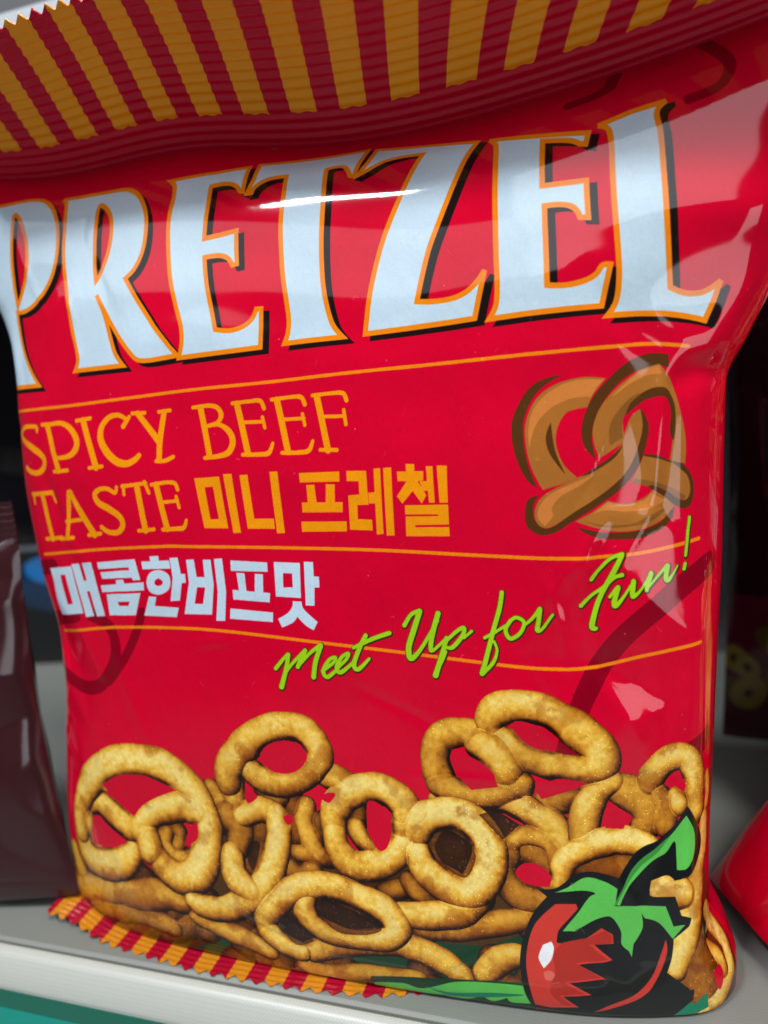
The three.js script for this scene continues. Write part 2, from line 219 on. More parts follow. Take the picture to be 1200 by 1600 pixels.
// ---------- the print: outlines in fiftieths of a millimetre on the unrolled film (u from the middle, v up from the fold) ----------
const PRINT = [
  'S wm -2877,5352,154 -2610,5245,146 -2523,5038,146 -2581,4788,157 -2825,4511,157 -3147,4413,160 -3433,4486,151 -3692,4590,150',
  'S wm -2067,5424,106 -2225,5117,109 -2456,4800,109 -2703,4559,119',
  'S wm -3954,5823,184 -3456,5903,175',
  'S wm -4210,5132,253 -3113,5310,132',
  'S wm 3990,5814,232 3619,5625,203 3151,5267,199 2911,4993,203 2721,4658,198 2576,4292,200 2484,3947,206',
  'S wm 3696,4043,164 3947,4140,201',
  'S wm 3091,10435,127 3219,10799,134 3462,10899,126 3814,10798,130 3995,10498,126 4114,10189,107 4021,9996,83 3750,9941,83',
  'S wm 2723,10303,129 2958,10340,124 3091,10405,125',
  'S dot 319,11042,155 354,10990,102',
  'S dot 650,10998,107 664,10950,150',
  'S dot 546,10794,116 583,10768,113',
  'S dot -450,10637,87 -442,10637,87',
  'S dot 811,10779,97 826,10773,102',
  'S dot 230,10813,89 238,10811,89',
  'R -4148,7775 -2967,7778 -2029,7804 -1200,7830 -301,7839 529,7860 1433,7869 2272,7885 3014,7892 3425,7892 3745,7845',
  'R -3619,6036 -2633,6129 -1723,6170 -1317,6166 -190,6138 847,6102 1788,6033 2556,5979 3141,5985 3508,6019 3860,6070',
  'R -3522,5070 -2809,5185 -2300,5234 -1671,5256 -1015,5245 97,5153 779,5088 1736,4980 2521,4907 2820,4920 3235,5004 3822,5096',
  'L -4222,10070 -4028,10156 -3785,10191 -3546,10208~ -3363,10173~ -3199,10055~ -3086,9899~ -3029,9720~ -3023,9504~ -3085,9313~ -3221,9139~ -3390,9010~ -3566,8947~ -3726,8947 -3726,8824 -3706,8630~ -3650,8452~ -3538,8250~ -3379,8048 -4197,8066 -4589,8057 -4978,8779 -4264,9436 ; -3747,10011~ -3647,9943~ -3561,9802~ -3496,9628~ -3487,9411~ -3575,9202~ -3705,9014 -3715,9202 -3728,9441 -3749,9672~ -3759,9891~',
  'L -3034,10120 -2966,10034~ -2937,9807~ -2925,9573~ -2904,9273~ -2844,8901~ -2794,8602~ -2725,8376~ -2716,8266~ -2764,8165 -2078,8163 -2178,8305~ -2240,8489~ -2327,8766~ -2433,8988 -2263,8687 -2107,8457~ -1981,8295~ -1901,8217~ -1817,8192~ -1669,8190~ -1363,8206 -1454,8304 -1654,8549 -1861,8852 -2031,9125 -1914,9213~ -1816,9378~ -1781,9575~ -1808,9751~ -1900,9911~ -2007,10002~ -2131,10056~ -2334,10076 -2675,10096 ; -2445,9925~ -2343,9864~ -2268,9752~ -2245,9590~ -2279,9421~ -2357,9270~ -2450,9150 -2471,9286 -2467,9494~ -2472,9719~ -2474,9869~',
  'L -1556,10070 -1485,9992~ -1470,9856~ -1494,9697~ -1494,9479~ -1471,9223~ -1429,8975~ -1369,8723~ -1308,8511~ -1301,8340~ -1345,8179 -872,8188 -380,8200 -369,8413 -368,8594 -422,8597 -480,8491~ -589,8428~ -735,8406~ -893,8434 -938,8641 -995,8920~ -1034,9218 -878,9219~ -763,9180~ -699,9093 -648,9100 -659,9269 -664,9446 -847,9425 -1046,9410 -1036,9619~ -1026,9799~ -1024,9948 -873,9970~ -774,9959~ -709,9922~ -662,9868 -626,9859 -631,10223 -998,10141',
  'L -517,10263 -520,10008 -575,9834 -521,9838 -480,9915~ -344,9995~ -142,10021 -144,9775 -155,9506~ -149,9251~ -128,8947~ -85,8644~ -63,8447~ -74,8318~ -113,8212 201,8218 509,8218 408,8350~ 354,8531~ 315,8760~ 298,9025~ 298,9357~ 303,9662~ 296,10074 377,10091~ 464,10090~ 519,10037~ 571,9919 613,9906 684,10393 438,10369',
  'L 783,10366 737,10099 660,9913 759,9967 928,10066~ 1107,10088~ 1314,10063 1213,9825 1110,9562~ 1001,9285~ 913,9037~ 843,8791~ 791,8544~ 744,8224 1146,8233 1538,8247 1822,8263 1867,8452 1928,8702 1854,8603~ 1746,8515~ 1608,8470~ 1423,8464~ 1276,8481 1334,8727~ 1402,8968~ 1482,9176~ 1558,9376~ 1650,9615~ 1751,9868~ 1858,10060 1353,10217',
  'L 1973,10037 2039,9946~ 2040,9687~ 2035,9388~ 2038,9124~ 2037,8806~ 2041,8554~ 2024,8370~ 1958,8243 2327,8260 2627,8265 2969,8267 3007,8434 3050,8626 2980,8624~ 2921,8551~ 2812,8502~ 2653,8481~ 2491,8498 2491,8728 2488,8978 2485,9230 2613,9226~ 2711,9200~ 2769,9149~ 2797,9083 2869,9073 2862,9238 2859,9412 2656,9418 2468,9424 2469,9641 2477,9871 2664,9829~ 2763,9795~ 2812,9757 2861,9746 2888,9850 2461,9935',
  'L 2976,9897 3061,9845~ 3086,9704~ 3088,9485~ 3096,9187~ 3112,8881~ 3125,8579~ 3114,8384~ 3085,8268~ 3019,8176 3263,8173 3523,8152~ 3727,8114~ 3892,8066 3972,8240 4028,8409 3945,8351~ 3846,8315~ 3704,8325~ 3577,8383 3563,8581 3544,8894 3530,9229 3516,9547 3505,9733~ 3482,9855~ 3495,9923~ 3565,9979 3260,9958',
  'S or -3467,7519,43 -3480,7567,44 -3589,7580,40 -3730,7569,45 -3845,7485,61 -3703,7382,68 -3499,7284,71 -3377,7185,71 -3400,7090,64 -3524,7026,54 -3670,7038,56 -3772,7086,60',
  'S or -3279,7575,73 -3120,7048,73',
  'S or -3355,7589,35 -3207,7589,34',
  'S or -3204,7036,37 -2964,7044,36',
  'S or -3221,7586,39 -3040,7589,46 -2894,7527,63 -2791,7404,75 -2796,7295,75 -2894,7217,55 -3061,7191,38 -3158,7202,34',
  'S or -2678,7596,74 -2506,7067,74',
  'S or -2785,7602,35 -2568,7618,35',
  'S or -2609,7062,35 -2419,7073,34',
  'S or -2026,7599,35 -2112,7500,50',
  'S or -2055,7566,38 -2169,7626,43 -2302,7608,52 -2408,7508,64 -2423,7367,80 -2338,7221,84 -2209,7117,78 -2081,7089,66 -1974,7124,57 -1910,7173,46',
  'S or -1914,7627,57 -1659,7316,68',
  'S or -1572,7621,56 -1639,7324,64 -1655,7109,60',
  'S or -1988,7632,33 -1820,7629,32',
  'S or -1640,7626,32 -1493,7633,32',
  'S or -1696,7099,34 -1585,7097,37 -1477,7135,37',
  'S or -3499,6758,73 -3391,6241,73',
  'S or -3718,6765,43 -3302,6789,42',
  'S or -3694,6775,38 -3690,6658,33',
  'S or -3317,6794,41 -3267,6680,36',
  'S or -3526,6229,39 -3222,6254,38',
  'S or -2992,6785,62 -3090,6262,70',
  'S or -2964,6784,75 -2629,6307,77',
  'S or -3101,6447,37 -2780,6481,37',
  'S or -3241,6238,38 -2977,6264,36',
  'S or -2719,6297,39 -2529,6317,38',
  'S or -2234,6835,37 -2264,6774,37 -2370,6821,39 -2483,6815,45 -2557,6759,59 -2514,6668,67 -2369,6597,70 -2226,6506,64 -2194,6415,60 -2268,6335,52 -2406,6335,50 -2506,6390,46',
  'S or -1957,6836,65 -1891,6350,66',
  'S or -2157,6842,35 -1840,6866,34',
  'S or -2138,6850,35 -2137,6750,31',
  'S or -1856,6881,34 -1807,6761,34',
  'S or -1983,6346,33 -1778,6361,33',
  'S or -1708,6844,64 -1608,6364,64',
  'S or -1769,6846,32 -1595,6864,33 -1475,6853,37 -1440,6783,37',
  'S or -1652,6652,30 -1450,6663,30',
  'S or -1466,6712,30 -1436,6589,30',
  'S or -1667,6356,34 -1477,6362,41 -1395,6377,41 -1359,6454,26',
  'S or -1109,7615,62 -1029,7122,61',
  'S or -1206,7642,31 -1116,7649,31',
  'S or -1156,7644,33 -999,7649,36 -905,7618,43 -868,7540,50 -915,7468,36 -1014,7441,32',
  'S or -1033,7439,29 -898,7442,36 -787,7368,57 -745,7258,64 -797,7152,60 -913,7116,43 -1088,7104,33',
  'S or -675,7643,63 -573,7124,63',
  'S or -727,7652,32 -526,7660,31 -408,7656,38 -368,7577,38',
  'S or -614,7449,30 -384,7442,29',
  'S or -391,7489,29 -369,7379,29',
  'S or -635,7116,32 -445,7110,38 -335,7120,45 -285,7216,26',
  'S or -220,7651,61 -119,7118,61',
  'S or -279,7658,31 -79,7668,30 43,7660,37 83,7584,37',
  'S or -177,7450,29 69,7445,28',
  'S or 53,7491,28 75,7376,28',
  'S or -187,7113,31 4,7106,37 110,7122,43 157,7215,25',
  'S or 215,7651,59 317,7111,59',
  'S or 168,7667,30 369,7674,29 491,7665,36 527,7593,36',
  'S or 259,7449,28 505,7440,28',
  'S or 495,7501,28 514,7356,29',
  'S or 235,7120,30 411,7111,33',
  'F or -1226,6894 -929,6899 -866,6357 -1142,6364 ; -1110,6797 -1005,6801 -964,6453 -1068,6450',
  'F or -876,6922 -781,6922 -719,6307 -803,6306',
  'F or -683,6902 -595,6906 -552,6447 -329,6441 -324,6341 -631,6348',
  'F or -336,6924 -251,6924 -214,6295 -299,6293',
  'F or -6,6897 424,6895 422,6801 -4,6805',
  'F or 65,6775 149,6775 162,6589 69,6592',
  'F or 278,6773 369,6770 359,6583 264,6586',
  'F or 4,6598 442,6589 436,6493 3,6501',
  'F or -17,6403 472,6396 468,6300 -16,6304',
  'F or 506,6897 706,6890 715,6561 597,6560 592,6416 741,6406 741,6304 508,6315 511,6654 628,6659 629,6795 503,6799',
  'F or 789,6907 853,6908 851,6267 786,6264',
  'F or 722,6674 796,6676 794,6570 723,6572',
  'F or 888,6909 965,6910 962,6249 887,6251',
  'F or 1115,6936 1195,6932 1198,6855 1117,6859',
  'F or 1025,6867 1282,6860 1278,6774 1221,6770 1300,6630 1255,6555 1171,6680 1062,6561 1013,6630 1119,6775 1028,6778',
  'F or 1313,6904 1373,6901 1379,6557 1327,6559',
  'F or 1244,6765 1322,6761 1320,6673 1273,6675',
  'F or 1418,6905 1510,6900 1505,6552 1430,6555',
  'F or 1088,6538 1506,6530 1505,6342 1175,6348 1174,6323 1506,6313 1505,6229 1084,6240 1089,6429 1410,6423 1411,6445 1086,6453',
  'F wh -3529,5868 -3092,5918 -2986,5360 -3451,5293 ; -3332,5803 -3219,5815 -3149,5456 -3257,5440',
  'F wh -3076,5942 -2945,5956 -2808,5340 -2938,5317',
  'F wh -2884,5966 -2737,5979 -2630,5352 -2758,5336',
  'F wh -2942,5749 -2798,5764 -2790,5642 -2922,5627',
  'F wh -2637,5980 -2085,6026 -2039,5794 -2138,5787 -2151,5818 -2589,5795 -2606,5866 -2175,5901 -2179,5937 -2630,5906',
  'F wh -2396,5776 -2289,5787 -2275,5741 -2395,5732',
  'F wh -2623,5711 -1999,5765 -2003,5677 -2617,5635',
  'F wh -2553,5608 -2062,5639 -2164,5383 -2552,5363 ; -2415,5528 -2222,5541 -2249,5484 -2396,5477',
  'F wh -1872,6059 -1761,6063 -1760,6005 -1870,6001',
  'F wh -1992,5998 -1625,6014 -1619,5928 -1986,5918',
  'F wh -1776,5906~ -1660,5864~ -1638,5771~ -1683,5681~ -1809,5631~ -1922,5662~ -1954,5759~ -1901,5866~ ; -1787,5815~ -1737,5784~ -1745,5748~ -1799,5725~ -1848,5746~ -1839,5790~',
  'F wh -1613,6042 -1514,6045 -1491,5865 -1437,5863 -1439,5773 -1493,5766 -1538,5572 -1656,5562 -1597,5829',
  'F wh -1943,5603 -1848,5601 -1883,5497 -1565,5485 -1604,5382 -2038,5384',
  'F wh -1404,6020 -1312,6024 -1296,5831 -1193,5831 -1197,6019 -1107,6019 -1094,5748 -1147,5424 -1490,5422 -1394,5774 ; -1302,5725 -1196,5722 -1243,5535 -1353,5536',
  'F wh -1061,6028 -967,6032 -951,5679 -991,5360 -1095,5358 -1047,5678',
  'F wh -864,6010 -443,5986 -446,5892 -869,5903',
  'F wh -806,5879 -716,5872 -707,5674 -790,5680',
  'F wh -591,5865 -502,5861 -513,5668 -607,5673',
  'F wh -868,5694 -435,5662 -447,5567 -866,5594',
  'F wh -911,5492 -415,5456 -425,5359 -924,5384',
  'F wh -362,5990 -73,5978 -85,5618 -365,5631 ; -272,5878 -163,5874 -164,5725 -278,5721',
  'F wh -22,5991 75,5987 74,5839 131,5835 128,5729 74,5729 61,5540 -32,5541',
  'F wh -177,5580 -80,5576 -61,5498~ 84,5367 35,5283 -54,5337~ -139,5423 -190,5361~ -319,5304 -356,5392 -242,5455~ -186,5523~',
  'S gr -427,4860,44 -328,4968,35 -274,5015,41',
  'S gr -268,5015,43 -309,4851,49 -374,4664,58',
  'S gr -343,4771,27 -249,4901,33 -75,5068,38',
  'S gr -75,5063,48 -133,4962,48 -171,4888,46',
  'S gr -171,4888,30 -31,5031,35 105,5131,42',
  'S gr 104,5120,50 31,4942,51 0,4784,54',
  'S gr 101,4853,37 226,4943,34 257,5001,34 185,4973,37 112,4854,45 156,4792,45 284,4893,29',
  'S gr 284,4903,34 378,4991,34 399,5048,34 321,5002,37 260,4892,45 307,4847,45 461,4967,29',
  'S gr 598,5239,44 524,5110,47 451,4933,49 494,4883,44 619,4997,28',
  'S gr 458,5108,34 660,5201,43 848,5267,43',
  'S gr 1004,5344,42 1081,5456,37 1169,5493,47',
  'S gr 1169,5488,52 1095,5294,57 1034,5118,58 1052,5009,58 1157,5107,37 1341,5394,32',
  'S gr 1351,5468,51 1292,5295,52 1258,5140,47 1275,5091,32 1421,5221,27',
  'S gr 1421,5221,42 1363,5047,47 1289,4838,57',
  'S gr 1290,4846,25 1378,5010,25 1406,5085,25',
  'S gr 1407,5184,32 1534,5296,36 1595,5321,41 1579,5247,41 1476,5128,42 1409,5127,27',
  'S gr 1590,5223,27 1672,5292,27',
  'S gr 1977,5671,40 1947,5515,45 1878,5298,45 1808,5055,46 1752,4871,53',
  'S gr 1757,4871,39 1864,4983,34 1905,5105,26 1880,5190,26',
  'S gr 1792,5225,31 1889,5279,29 1997,5347,26',
  'S gr 2046,5396,35 1995,5304,40 2038,5220,40 2133,5276,35 2172,5379,35 2105,5427,35 2046,5396,31',
  'S gr 2170,5348,26 2253,5419,30 2325,5508,42',
  'S gr 2325,5503,44 2309,5394,44 2294,5303,45 2340,5313,30 2443,5449,26',
  'S gr 2809,5768,39 2884,5858,29 2991,5960,32 3097,5994,38',
  'S gr 3091,5983,45 3009,5821,50 2922,5666,45 2851,5512,46 2803,5334,53 2818,5297,49 2840,5297,33',
  'S gr 2705,5519,38 2803,5610,29 2922,5689,32 3018,5776,32 3090,5799,39',
  'S gr 2972,5593,26 3037,5675,32 3053,5684,39',
  'S gr 3050,5675,45 3010,5543,48 3025,5509,41 3109,5606,26 3192,5734,26',
  'S gr 3192,5732,46 3179,5613,48 3191,5590,37 3260,5653,24 3353,5793,26',
  'S gr 3358,5796,46 3326,5703,42 3308,5641,35',
  'S gr 3316,5655,18 3407,5750,25 3516,5857,31',
  'S gr 3521,5850,47 3499,5741,47 3521,5717,38 3569,5767,22 3619,5844,18',
  'S gr 3760,6281,29 3733,6111,32 3705,5928,29',
  'S gr 3698,5852,34 3683,5804,33',
  'F dk 2600,7667 2476,7658~ 2300,7573~ 2157,7347~ 2128,7151~ 2165,6932~ 2255,6729~ 2349,6644 2275,6846~ 2236,7085~ 2247,7301~ 2340,7492~ 2459,7600~',
  'F tn 2990,7612 2780,7638~ 2531,7589~ 2354,7465~ 2260,7261~ 2254,7064~ 2303,6825~ 2397,6628 2582,6674 2715,6721 2597,6846~ 2531,7027~ 2543,7183~ 2619,7315~ 2716,7351~ 2819,7359 2872,7472~',
  'F lt 2974,7600 2723,7615~ 2491,7535~ 2333,7374~ 2279,7181~ 2288,7023 2348,7225~ 2487,7373~ 2680,7451~ 2852,7454 2912,7546',
  'F dk 2487,7249 2438,7111~ 2472,6952~ 2608,6752 2529,6949~ 2502,7087~',
  'F dk 3560,7788 3382,7805~ 3184,7742~ 2989,7583~ 2851,7419~ 2766,7206~ 2780,7010~ 2881,6882 2853,7083~ 2896,7275~ 3025,7480~ 3221,7639~ 3476,7698 3560,7663',
  'F tn 3476,7708 3299,7662~ 3103,7532~ 2946,7369~ 2865,7180~ 2871,7024~ 2917,6884 3136,7015 3147,7101 3136,7238~ 3215,7369~ 3372,7464~ 3484,7471~ 3573,7401~ 3601,7264~ 3601,7050~ 3568,6814 3722,6782 3724,7001~ 3670,7278~ 3603,7516~',
  'F lt 3480,7694 3299,7649~ 3142,7535~ 3043,7440~ 3219,7553~ 3376,7613~ 3495,7615',
  'F md 3352,7452~ 3217,7427~ 3059,7263~ 3008,7131~ 3017,6994 3133,7063 3140,7238~ 3274,7399~',
  'F dk 3156,7256 3216,7378~ 3372,7483~ 3529,7486~ 3609,7360~ 3625,7184~ 3606,7010~ 3568,7091~ 3578,7265~ 3534,7390~ 3463,7415~ 3332,7385~ 3215,7307~',
  'F tn 2984,6491 3160,6454~ 3318,6498~ 3396,6571 3615,6419 3525,6308~ 3344,6229~ 3110,6200~ 2913,6234~ 2678,6319 2842,6399',
  'F lt 2984,6483 3160,6444~ 3318,6479~ 3376,6538 3523,6456 3350,6394~ 3156,6381~ 2960,6406~ 2841,6379',
  'F md 2743,6322 2954,6270~ 3189,6268~ 3343,6328~ 3525,6387 3483,6332~ 3302,6262~ 3111,6239~ 2914,6257~',
  'F dk 2689,6269 2873,6217~ 3033,6193~ 3262,6204~ 3476,6270~ 3609,6394 3579,6280~ 3430,6176~ 3222,6130~ 2954,6141~ 2791,6192~',
  'F tn 3323,6888 3481,6859~ 3634,6787~ 3759,6684~ 3790,6562~ 3753,6442~ 3688,6419~ 3564,6498~ 3396,6583~ 3197,6644 3268,6760',
  'F md 3229,6675 3361,6653~ 3566,6577~ 3720,6479 3688,6423 3564,6498~ 3396,6583~ 3197,6644',
  'F dk 3583,6811 3697,6782~ 3785,6662~ 3803,6521~ 3770,6395~ 3691,6367~ 3600,6410 3481,6515~ 3355,6588 3391,6606~ 3544,6534~ 3667,6448~ 3738,6458~ 3767,6544~ 3743,6662~ 3675,6735~',
  'F dk 3323,6898 3438,6880~ 3583,6817 3583,6801 3458,6847~ 3323,6880',
  'F tn 3292,7309 3342,7204~ 3331,7030~ 3228,6803~ 3047,6620~ 2847,6497~ 2630,6371~ 2451,6277~ 2355,6290~ 2312,6388~ 2340,6506~ 2444,6604~ 2699,6716 2956,6846~ 3108,6987~ 3149,7062 3154,7120~ 3214,7252~',
  'F lt 2880,6753 2698,6683~ 2483,6597~ 2362,6485~ 2344,6366~ 2403,6292 2479,6380~ 2472,6459~ 2559,6563~ 2736,6651~',
  'F dk 3292,7328 3366,7164~ 3340,6971~ 3268,6776~ 3105,6592~ 2884,6451~ 2666,6326~ 2488,6226~ 2352,6212~ 2244,6291~ 2224,6432~ 2264,6550~ 2356,6579 2304,6488~ 2309,6364~ 2374,6281~ 2471,6280~ 2670,6404~ 2887,6529~ 3087,6672~ 3208,6820~ 3286,7013~ 3313,7167~',
  'F dk 3132,6995 2975,6864~ 2734,6730 2860,6766~ 3056,6884~',
];
const GROUND = [
  'F br -4336,1768 -2886,2094 -2262,2185 -1439,2570 -1229,3017 -882,3269 -264,3333 89,3102 219,2807 916,2834 1202,3277 1851,3441 2456,3145 2572,3001 3179,3058 3933,2812 4393,1924 4409,1590 4107,1057 2502,1127 173,973 -1944,1031 -4360,911',
  'F dg -1852,1392 -1091,1860 -516,1950 12,1881 881,2144 1274,2024 1667,2048 2181,2276 2422,2114 3530,2028 3514,1550 3129,1242 173,973 -1707,996',
];
const LEAVES = [
  'F dg 406,1505 767,1567~ 1349,1631~ 2127,1699 2120,1309 1302,1197~ 278,1135',
  'F gn 429,1422 756,1477~ 960,1443~ 1330,1597~ 1742,1645~ 2118,1654 2100,1443 1888,1421~ 1844,1478 1691,1398~ 1599,1459 1358,1352~ 1191,1390 875,1330~ 433,1253',
  'F tl 999,1489 1232,1442~ 1668,1515~ 2024,1549 1894,1504~ 1293,1393~',
  'F tl 3384,1442 3608,1511 3671,1466 3812,1573 3822,1403 3598,1331 3403,1297',
  'F rb 3917,1728 4022,1763~ 4059,1665~ 3983,1543~ 3934,1598',
  'F bk 3612,1610 3672,1630~ 3660,1534~ 3615,1510',
];
const TOMATO = [
  'F bk 2196,2692 2381,2720~ 2568,2866~ 2750,2895~ 2972,2837 3134,3077~ 3366,3203~ 3549,3342~ 3654,3501 3754,3327~ 3821,3112~ 3739,2906~ 3622,2799~ 3507,2776 3436,2836~ 3277,2801 3260,2697~ 3288,2641~ 3508,2619 3567,2417 3658,2396 3626,2296~ 3483,2185 3466,2001~ 3416,1833 3630,1641 3667,1525 3410,1309 2108,1383 2026,1581~ 1995,1897~ 2037,2176~ 2141,2434~ 2286,2621',
  'F rd 2361,2551 2559,2570 2575,2523 2462,2378 2382,2274~ 2362,2157 2546,2170~ 2795,2329 2899,2264 2905,2165 2713,2164 2893,2000 2570,1931 2824,1796 2470,1732 2679,1614 2400,1568 2549,1454 2268,1415 2118,1437 2066,1733~ 2062,2008~ 2152,2320~',
  'F ds 2424,2163 2669,2231 2825,2303 2890,2258 2893,2178 2667,2153 2847,2010 2540,1947 2779,1806 2409,1738 2603,1623 2364,1576 2489,1472 2395,1461 2278,1613~ 2336,1831~ 2327,2037~',
  'F sp 2228,2121 2307,2162 2332,2097~ 2300,1965~ 2228,1865 2179,1980~',
  'F pk 2227,1818~ 2284,1848~ 2332,1812~ 2301,1749~ 2242,1746~',
  'F rs 3404,2192 3417,2040~ 3310,1766~ 3146,1585~ 2685,1395 2827,1492~ 3111,1637~ 3268,1810~ 3360,2045~',
  'F gn 2355,2666 2488,2733~ 2658,2838~ 2837,2801~ 2955,2730 2927,2555 3163,2561 3412,2532 3486,2318 3603,2322 3473,2186 3346,2364~ 3206,2428 3175,2480 3182,2330~ 3093,2164 3078,2021 3048,2089 2978,2164~ 2976,2297~ 2903,2429~ 2828,2445~ 2674,2381~ 2535,2285 2422,2277 2555,2456~ 2682,2636~ 2743,2681~ 2623,2705~',
  'F gn 3645,3403 3731,3222~ 3724,3036~ 3626,2882~ 3533,2878 3536,3120 3515,3154~ 3430,3054~ 3297,2996~ 3140,2847~ 3044,2730~ 2975,2562 2921,2569 2983,2694~ 3113,2939~ 3332,3120~ 3499,3235~ 3615,3364',
  'F gd 3499,3232 3332,3120~ 3113,2939~ 2983,2694~ 2921,2569 2945,2565 3029,2745~ 3173,2939~ 3365,3089~',
];
